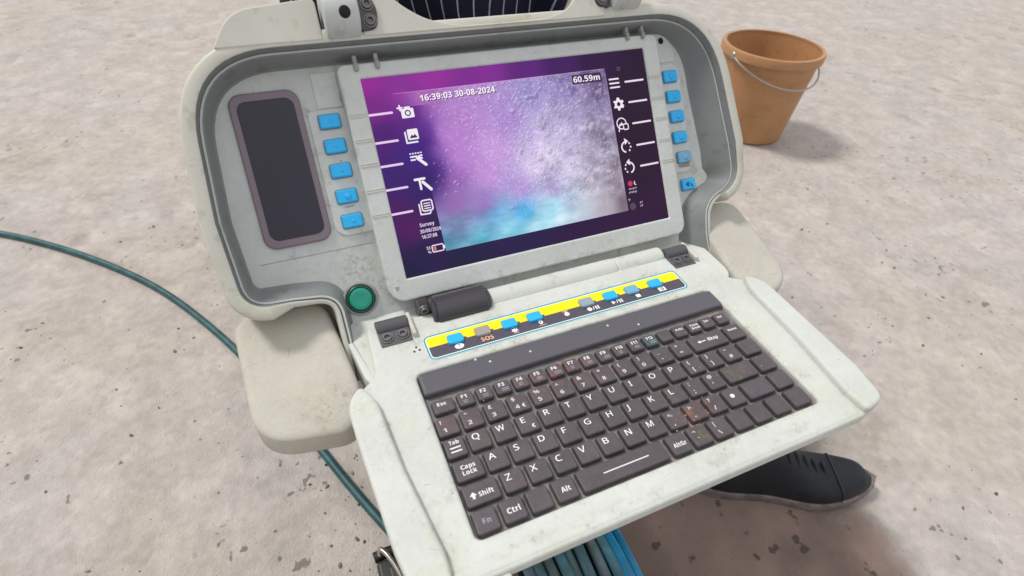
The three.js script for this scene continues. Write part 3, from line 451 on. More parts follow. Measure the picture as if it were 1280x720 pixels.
// --- keyboard flap
const TX0 = -0.08, TX1 = 15.08, TZ0 = -2.42, TZ1 = 4.9;
const flapPts = roundPath([[-1.45, 5.75, 0.3], [-1.62, 2.95, 0.5], [-2.3, 2.5, 0.5], [-2.95, 1.75, 0.6], [-2.9, 0, 0], [-2.62, -4.2, 0], [-2.4, -5.6, 0.9], [-1.4, -6.12, 0.5], [16.5, -6.12, 0.5], [17.6, -5.7, 0.9], [17.8, -4.2, 0], [18.0, 1.75, 0.6], [17.3, 2.5, 0.5], [16.65, 2.95, 0.5], [16.5, 5.75, 0.3]], true, 10);
const flapShape = shapeOf(flapPts);
const holePath = (() => { const s = rrect(TX0, -TZ1, TX1, -TZ0, [0.25, 0.2, 0.3, 0.3]); return new THREE.Path(s.getPoints(8)); })();
flapShape.holes.push(holePath);
const flap = obj('keyboard_flap', [flat(slab(flapShape, -0.6, 0.02, 0.14, 4))], flapMat, unit, { uvf: flapUV });
// raised side lips and the front ledge
function lip(pts, r, h) { const s = shapeOf(roundPath(pts, true, 8)); return flat(slab(s, -0.4, h, 0.15, 3)); }
obj('side_lip', [lip([[-2.30, 2.45, 0.3], [-2.72, 2.1, 0.3], [-2.98, 1.5, 0.3], [-2.93, 0, 0], [-2.66, -4.2, 0], [-2.4, -5.9, 0.5], [-1.2, -6.1, 0.3], [-1.15, -5, 0], [-1.62, -1.6, 0], [-1.84, 1.5, 0.4]], 0.2, 0.36)], flapMat, flap, { uvf: flapUV });
obj('side_lip', [lip([[17.3, 2.45, 0.3], [17.72, 2.1, 0.3], [18.02, 1.5, 0.3], [17.85, -4.2, 0], [17.5, -5.9, 0.5], [16.3, -6.1, 0.3], [16.25, -5, 0], [16.7, -1.6, 0], [16.9, 1.5, 0.4]].reverse(), 0.2, 0.36)], flapMat, flap, { uvf: flapUV });
obj('front_lip', [box(-1.3, -0.45, 5.42, 16.3, 0.06, 6.09, 0.22, 4)], flapMat, flap, { uvf: flapUV });
obj('front_latch', [box(0.15, -0.7, 5.9, 0.62, -0.15, 6.5, 0.12), box(-0.6, -0.7, 6.0, 0.2, -0.4, 6.45, 0.1)], M.cream, flap);
obj('flap_underside', [box(-2.3, -0.85, -2.3, 17.5, -0.55, 5.0, 0.12)], M.shell, flap);

// barrels and hinges along the flap's rear edge
{
  const cyl = (x0, x1, y, z, r, bev = 0.08) => { const L = x1 - x0; const g = lathe([[0, -L / 2], [r - bev, -L / 2], [r, -L / 2 + bev], [r, L / 2 - bev], [r - bev, L / 2], [0, L / 2]], 40); g.rotateZ(-Math.PI / 2); g.translate((x0 + x1) / 2, y, z); return g; };
  const gb2 = obj('hinge_barrel', [cyl(4.45, 11.55, -0.30, -5.75, 0.62), cyl(11.58, 14.5, -0.31, -5.75, 0.60)], M.deck, flap);
  const db = obj('damper_barrel', [cyl(1.75, 4.25, -0.05, -5.72, 0.80, 0.06), cyl(1.55, 1.8, -0.05, -5.72, 0.72), cyl(4.2, 4.42, -0.1, -5.74, 0.70)], M.barrel, flap);
  obj('end_block', [box(1.0, -0.5, -6.55, 1.62, 0.35, -5.75, 0.15)], M.barrel, db); screwAt(db, [1.28, 0.3, -5.73], new THREE.Quaternion(), 0.22);
  for (const [x0, x1, zf] of [[-1.05, 0.38, -4.42], [14.5, 15.85, -4.42]]) {
    const s = new THREE.Shape(); s.moveTo(0.62, -0.6); s.lineTo(0.55, 0.10); s.absarc(0.05, 0.12, 0.46, 0.15, Math.PI, false); s.lineTo(-0.62, -0.6); // hump
    const hump = slab((() => { const q = new THREE.Shape(); q.moveTo(0.80, -0.4); q.lineTo(0.80, 0.04); q.lineTo(0.02, 0.12); q.quadraticCurveTo(-0.06, 0.34, -0.26, 0.42); q.quadraticCurveTo(-0.62, 0.44, -0.72, 0.05); q.lineTo(-0.72, -0.4); return q; })(), -(x1 - x0) / 2, (x1 - x0) / 2, 0.05, 2, 8);
    hump.rotateY(Math.PI / -2); hump.translate((x0 + x1) / 2, 0, zf - 0.72);
    // the profile's x runs towards the user after the turn
    const h = obj('hinge', [hump], M.dark, flap);
    const q = new THREE.Quaternion().setFromEuler(new THREE.Euler(-Math.PI / 2 + 0.1, 0, 0));
    for (const x of [x0 + 0.36, x1 - 0.38]) screwAt(h, [x, 0.085, zf - 0.36], q, 0.24);
    obj('hinge_cheek', [box(x1 + 0.02, -0.5, zf - 1.5, x1 + 0.22, 0.3, zf - 0.05, 0.1)], M.cream, h);
  }
  // three pin holes left of the function strip
  const dots = []; for (const [x, z] of [[0.36, -3.88], [0.22, -3.66], [0.46, -3.68]]) { const g = new THREE.CylinderGeometry(0.05, 0.05, 0.02, 12); g.translate(x, 0.022, z); dots.push(g); } obj('pin_hole', dots, M.hole, flap);
}

// --- function strip with its buttons
{
  const X0 = 0.72, X1 = 14.3, Z0 = -4.32, Z1 = -2.86, k = 140; const c = document.createElement('canvas'); c.width = Math.round((X1 - X0) * k); c.height = Math.round((Z1 - Z0) * k);
  const g = c.getContext('2d'); const X = x => (x - X0) * k, Z = z => (z - Z0) * k;
  g.fillStyle = '#d9e6e4'; g.fillRect(0, 0, c.width, c.height);
  g.strokeStyle = '#2f8fa3'; g.lineWidth = 9; g.beginPath(); g.roundRect(7, 7, c.width - 14, c.height - 14, 34); g.stroke();
  g.save(); g.beginPath(); g.roundRect(19, 19, c.width - 38, c.height - 38, 26); g.clip(); g.fillStyle = '#504b57'; g.fillRect(0, 0, c.width, c.height);
  g.fillStyle = '#fbe400'; g.fillRect(0, 0, c.width, Z(-3.62));
  const bx = [2.09, 3.38, 4.69, 5.96, 8.73, 10.07, 11.30, 12.68];
  g.fillStyle = '#504b57'; for (const x of bx) g.fillRect(X(x - 0.2), Z(-3.72), 0.72 * k, 0.3 * k);
  for (let i = 0; i < 900; i++) { g.fillStyle = `rgba(${150 + 60 * rnd()},${130 + 50 * rnd()},${100 + 40 * rnd()},${0.12 * rnd()})`; g.beginPath(); g.arc(rnd() * c.width, rnd() * c.height, 1 + 10 * rnd() * rnd(), 0, 7); g.fill(); }
  const wt = '#f6f1ee'; g.fillStyle = wt; g.strokeStyle = wt;
  const zl = -3.27;
  g.beginPath(); g.ellipse(X(2.14), Z(zl), 0.21 * k, 0.15 * k, 0, 0, 7); g.fill(); g.fillStyle = '#504b57'; g.font = `bold ${0.26 * k}px sans-serif`; g.textAlign = 'center'; g.fillText('?', X(2.14), Z(zl + 0.09));
  g.fillStyle = '#f0b890'; g.font = `bold ${0.34 * k}px sans-serif`; g.fillText('SOS', X(3.46), Z(zl + 0.12));
  g.fillStyle = wt; for (let i = 0; i < 7; i++) { g.save(); g.translate(X(4.8), Z(zl)); g.rotate(i / 7 * 6.283); g.fillRect(-2, -0.17 * k, 5, 0.1 * k); g.restore(); } g.beginPath(); g.ellipse(X(4.8), Z(zl), 0.14 * k, 0.07 * k, 0, 0, 7); g.fill(); g.fillStyle = '#d79a94'; g.fillRect(X(4.7), Z(zl + 0.14), 0.26 * k, 5);
  g.fillStyle = wt; g.beginPath(); g.ellipse(X(6.13), Z(zl - 0.06), 0.10 * k, 0.14 * k, 0, 0, 7); g.fill(); g.fillStyle = '#504b57'; g.fillRect(X(6.10), Z(zl - 0.12), 7, 16); g.fillStyle = '#d9a08c'; g.fillRect(X(5.98), Z(zl + 0.12), 0.36 * k, 6);
  g.fillStyle = '#e6a79a'; g.fillRect(X(7.36), Z(-3.58), 0.3 * k, 8); g.fillStyle = wt; g.beginPath(); g.ellipse(X(7.52), Z(-3.36), 0.13 * k, 0.11 * k, 0, 0, 7); g.fill(); g.beginPath(); g.moveTo(X(7.42), Z(-3.40)); g.lineTo(X(7.52), Z(-3.56)); g.lineTo(X(7.6), Z(-3.40)); g.fill();
  g.beginPath(); g.arc(X(8.70), Z(zl), 0.12 * k, 0, 7); g.fill(); const bar = x => g.fillRect(X(x), Z(zl - 0.12), 0.07 * k, 0.24 * k); g.font = `bold ${0.30 * k}px sans-serif`; g.fillText('/', X(8.92), Z(zl + 0.1)); bar(9.02); bar(9.14);
  g.beginPath(); g.moveTo(X(9.95), Z(zl - 0.12)); g.lineTo(X(9.95), Z(zl + 0.12)); g.lineTo(X(10.15), Z(zl)); g.fill(); g.fillText('/', X(10.24), Z(zl + 0.1)); bar(10.34); bar(10.46);
  g.fillRect(X(11.33), Z(zl - 0.10), 0.24 * k, 0.21 * k); g.fillRect(X(12.66), Z(zl - 0.13), 0.40 * k, 0.27 * k); g.fillStyle = '#504b57'; g.beginPath(); g.arc(X(12.88), Z(zl), 0.09 * k, 0, 7); g.fill(); g.fillStyle = wt; g.beginPath(); g.arc(X(12.88), Z(zl), 0.04 * k, 0, 7); g.fill();
  g.restore();
  const sg = flat(slab(rrect(X0, -Z1, X1, -Z0, 0.28), 0, 0.045, 0.01, 1)); const p = sg.attributes.position, uv = sg.attributes.uv; for (let i = 0; i < p.count; i++) uv.setXY(i, (p.getX(i) - X0) / (X1 - X0), 1 - (p.getZ(i) - Z0) / (Z1 - Z0));
  const strip = obj('function_strip', [sg], new THREE.MeshPhysicalMaterial({ map: tex(c), roughness: 0.45, bumpMap: grainMap, bumpScale: 0.00005 }), unit, { uv: false });
  const q = new THREE.Quaternion().setFromEuler(new THREE.Euler(-Math.PI / 2, 0, 0)); const fb = buttonGeo(0.70, 0.52, 0.15, 0.06, 0);
  const kinds = [M.blue, M.wornGrey, M.blue, M.blue, M.wornBlue, M.blue, M.paleBlue, M.blue], lab = { 1: 'worn grey button', 4: 'worn grey blue button', 6: 'pale worn blue button' };
  bx.forEach((x, i) => { const b = inst('button', fb, kinds[i], strip, [x, 0.05, -3.68], q); if (lab[i]) b.userData.label = lab[i]; });
}

// --- keyboard: rubber bed, guard bar, keys
{
  const c = document.createElement('canvas'); const k = 132, X0 = -0.1, X1 = 15.1, Z0 = -2.5, Z1 = 5.0; c.width = Math.round((X1 - X0) * k); c.height = Math.round((Z1 - Z0) * k); const g = c.getContext('2d');
  const base = pixelCanvas(c.width, c.height, (i, j) => {
    const x = X0 + i / k, z = Z0 + j / k; let v = 86 + 14 * (fbm(x * 1.2, z * 1.2, 301, 4) - 0.5) + 9 * (hash2(i, j, 4) - 0.5) + 10 * (fbm(x * 9, z * 9, 311, 2) - 0.5);
    const red = Math.exp(-(((x - 5.2) / 2.2) ** 2) - (((z + 0.25) / 0.7) ** 2)) * 0.8 + 1.7 * Math.exp(-(((x - 9.9) / 0.75) ** 2) - (((z - 3.4) / 0.5) ** 2)) + 0.4 * Math.exp(-(((x - 0.6) / 0.9) ** 2) - (((z - 0.4) / 0.5) ** 2));
    const ol = Math.exp(-(((x - 12.7) / 0.5) ** 2) - (((z - 2.3) / 0.6) ** 2)) + 0.6 * Math.exp(-(((x - 1.3) / 0.5) ** 2) - (((z - 1.3) / 0.5) ** 2)) + 0.7 * Math.exp(-(((x - 9.4) / 0.5) ** 2) - (((z - 2.2) / 0.4) ** 2)) + 0.9 * Math.exp(-(((x - 9.3) / 0.4) ** 2) - (((z - 4.4) / 0.4) ** 2));
    const pk = sm(0.5, 0.66, fbm(x * 5, z * 5, 327, 4)) * 1.5 + 0.15, gr = Math.exp(-(((x - 10.4) / 0.4) ** 2) - (((z + 0.45) / 0.4) ** 2)), n = 0.5 + fbm(x * 3, z * 3, 321, 3);
    return [v + 20 * red * pk + 14 * ol * pk - 16 * gr, v - 7 + 4 * red * pk + 11 * ol * pk + 10 * gr, v - 3 - 2 * red * pk - 4 * ol * pk + 6 * gr];
  });
  g.drawImage(base, 0, 0); const X = x => (x - X0) * k, Z = z => (z - Z0) * k, wt = 'rgba(238,234,236,0.95)';
  const T = (s, x, z, size, w = 'bold', st = 1.0, colr = wt) => { g.save(); g.translate(X(x), Z(z)); g.scale(st, 1); g.fillStyle = colr; g.font = `${w} ${size * k}px sans-serif`; g.textAlign = 'left'; g.fillText(s, 0, 0); g.restore(); };
  const keys = [], K = (x, z, w, h, f) => { keys.push([x, z, w, h]); if (f) f(x, z, w, h); };
  const fH = 0.60, kH = 0.80, R = [-0.845, 0, 0.992, 1.983, 2.975, 3.967];
  const letter = (s, x, z) => T(s, x + 0.11, z + 0.36, 0.345, 'normal', s === 'W' || s === 'M' ? 1.15 : 1.34, 'rgba(244,240,242,1)');
  const duo = (a, b, x, z, e) => { T(a, x + 0.13, z + 0.27, 0.24, 'bold', 1.25, 'rgba(230,226,228,0.85)'); T(b, x + 0.17, z + 0.65, 0.26, 'bold', 1.3, 'rgba(230,226,228,0.85)'); if (e) T(e, x + 0.46, z + 0.66, 0.25); };
  // function row
  K(0.14, R[0], 0.84, fH, (x, z) => T('Esc', x + 0.14, z + 0.26, 0.22, 'bold', 1.2));
  for (let i = 0; i < 12; i++) K(1.169 + 0.809 * i, R[0], 0.62, fH, (x, z) => { T('F' + (i + 1), x + 0.12, z + 0.25, 0.25, 'bold', i > 8 ? 0.85 : 1.05); g.fillStyle = 'rgba(190,190,195,0.65)'; for (let m = 0; m < 2; m++) g.fillRect(X(x + 0.16 + 0.02 * (i % 3)), Z(z + 0.35 + 0.09 * m), (0.18 + 0.13 * ((i * 7 + m * 3) % 3) / 2) * k, 0.035 * k); });
  ['', 'PrtSc', 'Pause', 'Ins', 'Del'].forEach((s, i) => K(1.169 + 0.809 * (12 + i), R[0], 0.62, fH, (x, z) => { if (s) T(s, x + 0.1, z + 0.27, 0.17, 'bold', 1.0); if (s === 'Pause') T('Break', x + 0.1, z + 0.45, 0.17, 'bold'); }));
  // number row
  ['!1', '"2', '£3', '$4', '%5', '^6', '&7', '*8', '(9', ')0', '_-', '+='].forEach((s, i) => K(i, R[1], 0.80, kH, (x, z) => duo(s[0], s[1], x, z, i === 3 ? '€' : null)));
  K(12.0, R[1], 1.82, kH, (x, z) => { g.strokeStyle = wt; g.lineWidth = 0.05 * k; g.beginPath(); g.moveTo(X(x + 0.75), Z(z + 0.36)); g.lineTo(X(x + 0.38), Z(z + 0.36)); g.stroke(); g.beginPath(); g.moveTo(X(x + 0.3), Z(z + 0.36)); g.lineTo(X(x + 0.45), Z(z + 0.27)); g.lineTo(X(x + 0.45), Z(z + 0.45)); g.fillStyle = wt; g.fill(); T('Bksp', x + 0.86, z + 0.44, 0.25, 'bold', 1.0); });
  K(14.0, R[1], 0.86, kH, (x, z) => T('Home', x + 0.12, z + 0.3, 0.18));
  // tab row
  K(0.02, R[2], 0.75, kH, (x, z) => { T('Tab', x + 0.16, z + 0.26, 0.22, 'bold', 1.05); g.fillStyle = wt; g.fillRect(X(x + 0.14), Z(z + 0.38), 0.42 * k, 0.06 * k); g.fillRect(X(x + 0.14), Z(z + 0.54), 0.42 * k, 0.06 * k); });
  [...'QWERTYUIOP'].forEach((s, i) => K(0.947 + i, R[2], 0.80, kH, (x, z) => { letter(s, x, z); if (s === 'E') T('€', x + 0.48, z + 0.68, 0.25); }));
  duoKey(10.947, R[2], '{', '['); duoKey(11.947, R[2], '}', ']'); duoKey(12.947, R[2], '~', '#'); K(14.0, R[2], 0.86, kH);
  function duoKey(x, z, a, b) { K(x, z, 0.80, kH, (x2, z2) => duo(a, b, x2, z2)); }
  // caps row
  K(0.04, R[3], 1.03, kH, (x, z) => { T('Caps', x + 0.22, z + 0.36, 0.25, 'bold', 1.0); T('Lock', x + 0.22, z + 0.60, 0.25, 'bold', 1.0); });
  [...'ASDFGHJKL'].forEach((s, i) => K(1.2515 + i, R[3], 0.80, kH, (x, z) => letter(s, x, z)));
  duoKey(10.2515, R[3], ':', ';'); duoKey(11.2515, R[3], '@', "'"); K(12.2515, R[3], 1.55, kH); K(14.0, R[3], 0.86, kH);
  // shift row
  K(0.05, R[4], 1.25, kH, (x, z) => { g.fillStyle = wt; g.beginPath(); g.moveTo(X(x + 0.30), Z(z + 0.30)); g.lineTo(X(x + 0.44), Z(z + 0.44)); g.lineTo(X(x + 0.35), Z(z + 0.44)); g.lineTo(X(x + 0.35), Z(z + 0.56)); g.lineTo(X(x + 0.25), Z(z + 0.56)); g.lineTo(X(x + 0.25), Z(z + 0.44)); g.lineTo(X(x + 0.16), Z(z + 0.44)); g.fill(); T('Shift', x + 0.48, z + 0.54, 0.25, 'bold', 1.0); });
  [...'ZXCVBNM'].forEach((s, i) => K(1.5018 + i, R[4], 0.80, kH, (x, z) => letter(s, x, z)));
  duoKey(8.5018, R[4], '<', ','); duoKey(9.5018, R[4], '>', '.'); duoKey(10.5018, R[4], '?', '/');
  K(11.5, R[4], 0.80, kH, (x, z) => { g.fillStyle = wt; g.beginPath(); g.arc(X(x + 0.3), Z(z + 0.35), 0.1 * k, 0, 7); g.fill(); }); K(12.5, R[4], 1.3, kH); K(14.0, R[4], 0.86, kH);
  // bottom row
  K(0.06, R[5], 0.80, kH, (x, z) => T('Fn', x + 0.24, z + 0.50, 0.27, 'bold', 1.05, 'rgba(150,160,172,0.85)'));
  K(1.06, R[5], 0.80, kH, (x, z) => T('Ctrl', x + 0.14, z + 0.50, 0.29, 'bold', 1.0)); K(2.06, R[5], 0.80, kH); K(3.06, R[5], 0.80, kH, (x, z) => T('Alt', x + 0.22, z + 0.50, 0.27, 'bold', 1.0));
  K(4.06, R[5], 3.65, kH, (x, z) => { g.fillStyle = wt; g.fillRect(X(x + 0.95), Z(z + 0.37), 1.95 * k, 0.045 * k); });
  K(7.95, R[5], 0.80, kH, (x, z) => T('AltGr', x + 0.12, z + 0.52, 0.24, 'bold', 0.95)); duoKey(8.95, R[5], '¬', '`'); duoKey(9.95, R[5], '|', '\\');
  for (let i = 0; i < 3; i++) K(10.95 + i, R[5], 0.80, kH); K(14.0, R[5], 0.86, kH);
  // worn patches over the print, dust in the print
  for (let i = 0; i < 260; i++) { const x = X0 + rnd() * 15, z = Z0 + rnd() * 7.4; g.fillStyle = `rgba(${80 + 30 * rnd()},${72 + 26 * rnd()},${70 + 20 * rnd()},${0.5 * rnd()})`; g.beginPath(); g.ellipse(X(x), Z(z), 2 + 9 * rnd(), 1 + 4 * rnd(), rnd() * 3, 0, 7); g.fill(); }
  for (let i = 0; i < 420; i++) { const x = X0 + rnd() * 15, z = Z0 + rnd() * 7.4; g.fillStyle = `rgba(200,190,182,${0.5 * rnd()})`; g.fillRect(X(x), Z(z), 1 + 2.4 * rnd(), 1 + 2.4 * rnd()); }
  const map = tex(c); const kb = new THREE.MeshPhysicalMaterial({ map, roughness: 0.52, bumpMap: grainMap, bumpScale: 0.00008, specularIntensity: 0.8 });
  const bedMap = tex(pixelCanvas(512, 256, (i, j) => { const x = i / 512 * 15.2, z = j / 256 * 7.5; const v = 116 + 40 * (fbm(x * 1.5, z * 1.5, 331, 5) - 0.5), d = sm(0.52, 0.7, fbm(x * 2, z * 2, 341, 4)); return [v + 26 * d, v + 14 * d, v + 8 * d]; }));
  const planar = (gg) => { const p = gg.attributes.position, uv = gg.attributes.uv; for (let i = 0; i < p.count; i++) uv.setXY(i, (p.getX(i) - X0) / (X1 - X0), 1 - (p.getZ(i) - Z0) / (Z1 - Z0)); return gg; };
  const bed = obj('keyboard', [planar(prep(box(TX0 - 0.1, -0.55, TZ0 - 0.1, TX1 + 0.1, -0.24, TZ1 + 0.1, 0.02)))], new THREE.MeshPhysicalMaterial({ map: bedMap, roughness: 0.7, bumpMap: grainMap, bumpScale: 0.0003 }), unit, { uv: false });
  const barGeo = flat(slab(rrect(-0.04, 1.22, 15.04, 2.30, 0.12), -0.3, 0.10, 0.12, 4)); const bp = barGeo.attributes.position; for (let i = 0; i < bp.count; i++) bp.setY(i, bp.getY(i) + 0.06 * (bp.getZ(i) + 1.2) * -1 * 0.4);
  barGeo.computeVertexNormals(); obj('guard_bar', [barGeo], new THREE.MeshPhysicalMaterial({ color: col(0.10, 0.093, 0.112), roughness: 0.40, bumpMap: grainMap, bumpScale: 0.00015 }), bed);
  for (const [x, z, w, h] of keys) {
    const jx = (rnd() - 0.5) * 0.012, jy = (rnd() - 0.5) * 0.02;
    const sh = rrect(x - 0.03 + jx, -(z + h), x + w + jx, -z + 0.03, [0.1, 0.1, 0.08, 0.08]);
    const gk = new THREE.ExtrudeGeometry(sh, { depth: 0.10, bevelEnabled: true, bevelThickness: 0.075, bevelSize: 0.06, bevelOffset: -0.06, bevelSegments: 3, curveSegments: 4 }); gk.translate(0, 0, -0.17 + jy); flat(gk);
    const p = gk.attributes.position; for (let i = 0; i < p.count; i++) if (p.getY(i) < -0.1) { const cx = x + w / 2, cz = z + h / 2; p.setX(i, cx + (p.getX(i) - cx) * (1 + 0.05 / w)); p.setZ(i, cz + (p.getZ(i) - cz) * (1 + 0.05 / h)); }
    obj('key', [planar(gk)], kb, bed, { uv: false });
  }
  // dried mud and dust caught between the keys
  const crumbs = []; for (let i = 0; i < 44; i++) { let x, z; if (i < 16) { x = 8.8 + 1.6 * rnd(); z = 3.0 + 1.2 * rnd(); } else { x = rnd() * 15; z = -1 + 5.7 * rnd(); } const s = new THREE.IcosahedronGeometry(0.018 + 0.035 * rnd() * rnd(), 0); s.scale(1.4, 0.6, 1); s.rotateY(rnd() * 6); s.translate(x, i < 16 ? -0.02 + 0.03 * rnd() : (rnd() < 0.5 ? -0.22 : 0.01), z); crumbs.push(s); }
  const cr = obj('dust_crumbs', crumbs, M.dust, bed); cr.userData.kind = 'stuff';
  const bits = []; for (const [x, z] of [[2.5, -2.22], [3.05, -1.9], [4.9, -1.8], [8.9, -1.95], [10.3, -1.5]]) { const s = new THREE.IcosahedronGeometry(0.06, 1); s.scale(1, 0.5, 1); s.translate(x, 0.12, z); bits.push(s); } obj('paint_fleck', bits, new THREE.MeshStandardMaterial({ color: col(0.6, 0.6, 0.58), roughness: 0.9 }), bed);
}

// ---------------------------------------------------------------- cable reel under the console
{
  const CX = [2.0, 6.7], cy = -13.6, cz = 4.6, R = 8.0;
  const reel = thing('cable_reel', 'reel wound with blue and teal push cable beneath the keyboard flap', 'cable reel', [4.5, -HK, cz]);
  const drum = lathe([[0, -2.5], [7.2, -2.5], [7.2, 2.4], [0, 2.4]], 64); drum.rotateZ(Math.PI / 2); drum.translate(4.4, cy, cz);
  obj('drum', [drum], M.black, reel);
  const cableMat = (r, g, b, rough) => new THREE.MeshPhysicalMaterial({ color: col(r, g, b), map: dirtMap, roughness: rough, bumpMap: grainMap, bumpScale: 0.0004 });
  const teal = [cableMat(0.22, 0.38, 0.43, 0.40), cableMat(0.17, 0.37, 0.45, 0.40), cableMat(0.25, 0.37, 0.40, 0.42), cableMat(0.15, 0.39, 0.50, 0.40)], bl = cableMat(0.008, 0.42, 0.80, 0.28);  // most turns greyer teal, those at the right end brighter blue
  const n = 10, pitch = 0.485;
  for (let i = 0; i < n; i++) {
    const x = CX[0] + 0.25 + pitch * i, r = R - (i === 9 ? 0.15 : 0) + 0.1 * Math.sin(i * 2.7); const pts = []; for (let k = 0; k < 48; k++) { const a = k / 48 * Math.PI * 2; pts.push([x + 0.07 * Math.sin(a * 2 + i * 1.7) + 0.05 * Math.sin(a * 5 + i), cy + r * Math.sin(a), cz + r * Math.cos(a)]); }
    const turn = obj('cable_turn', [tube(pts, 0.235, 160, 12, true)], i > 7 ? bl : teal[i % 4], reel, { label: i > 7 ? 'bright blue cable turn' : undefined });
  }
  // steel side frame that carries the console, with the sprung hook on its left
  const fr = [];
  for (const x of [-1.6, 16.4]) { fr.push(tube([[x, -8.2, -13], [x, -8.2, -7.6], [x, -9.4, -5.4], [x, -20.6, -3.2], [x, -21.5, -4.6], [x, -21.5, -12], [x, -20.6, -13.4], [x, -8.6, -13.2]], 0.42, 90, 12, true)); }
  fr.push(tube([[-1.6, -8.2, -12], [7, -8.2, -12], [16.4, -8.2, -12]], 0.4, 10, 12), tube([[-1.6, cy, -5], [7, cy, -5.02], [16.4, cy, -5]], 0.4, 10, 12), tube([[-1.6, cy, -5], [-1.6, cy, cz]], 0.4, 6, 10), tube([[-1.6, cy, cz], [7.4, cy, cz]], 0.5, 6, 12));
  obj('steel_frame', fr, M.black, reel);
  obj('hook_bracket', [box(-3.05, -9.2, 1.2, -2.2, -8.2, 3.0, 0.15), box(-3.35, -9.4, 1.5, -2.6, -8.6, 2.3, 0.2), box(-2.6, -13.4, 0.6, -2.0, -8.4, 1.8, 0.15), box(-3.55, -11.2, 0.2, -2.5, -9.7, 1.9, 0.2), box(-3.9, -10.6, 0.9, -3.4, -10.0, 2.2, 0.12), tube([[-3.6, -10.2, -0.2], [-3.0, -10.2, -0.25], [-2.4, -10.2, -0.2]], 0.28, 8, 12)], M.black, reel);
  obj('wire_hook', [tube([[-3.25, -8.3, 0.55], [-3.2, -7.95, 0.45], [-3.02, -7.85, 0.7], [-2.72, -7.9, 1.4], [-2.5, -8.1, 2.2], [-2.35, -8.6, 2.6]], 0.11, 40, 10)], M.steel, reel);
}
{ // cable that runs off the reel over the floor
  const c = thing('push_cable', 'dark teal cable lying straight across the concrete towards the reel', 'cable', [-6, -HK, -15]); const y = -HK + 0.36;
  obj('cable_sheath', [tube([[2.6, y, 2.6], [0.5, y, -0.9], [-2.43, y, -6.46], [-4.42, y, -11.0], [-6.4, y, -16.0], [-9.0, y, -22.4], [-13.0, y, -31], [-20, y, -42], [-32, y, -54], [-50, y, -66]], 0.335, 160, 14)], new THREE.MeshPhysicalMaterial({ color: col(0.024, 0.15, 0.17), map: dirtMap, roughness: 0.45, bumpMap: grainMap, bumpScale: 0.0003 }), c);
}

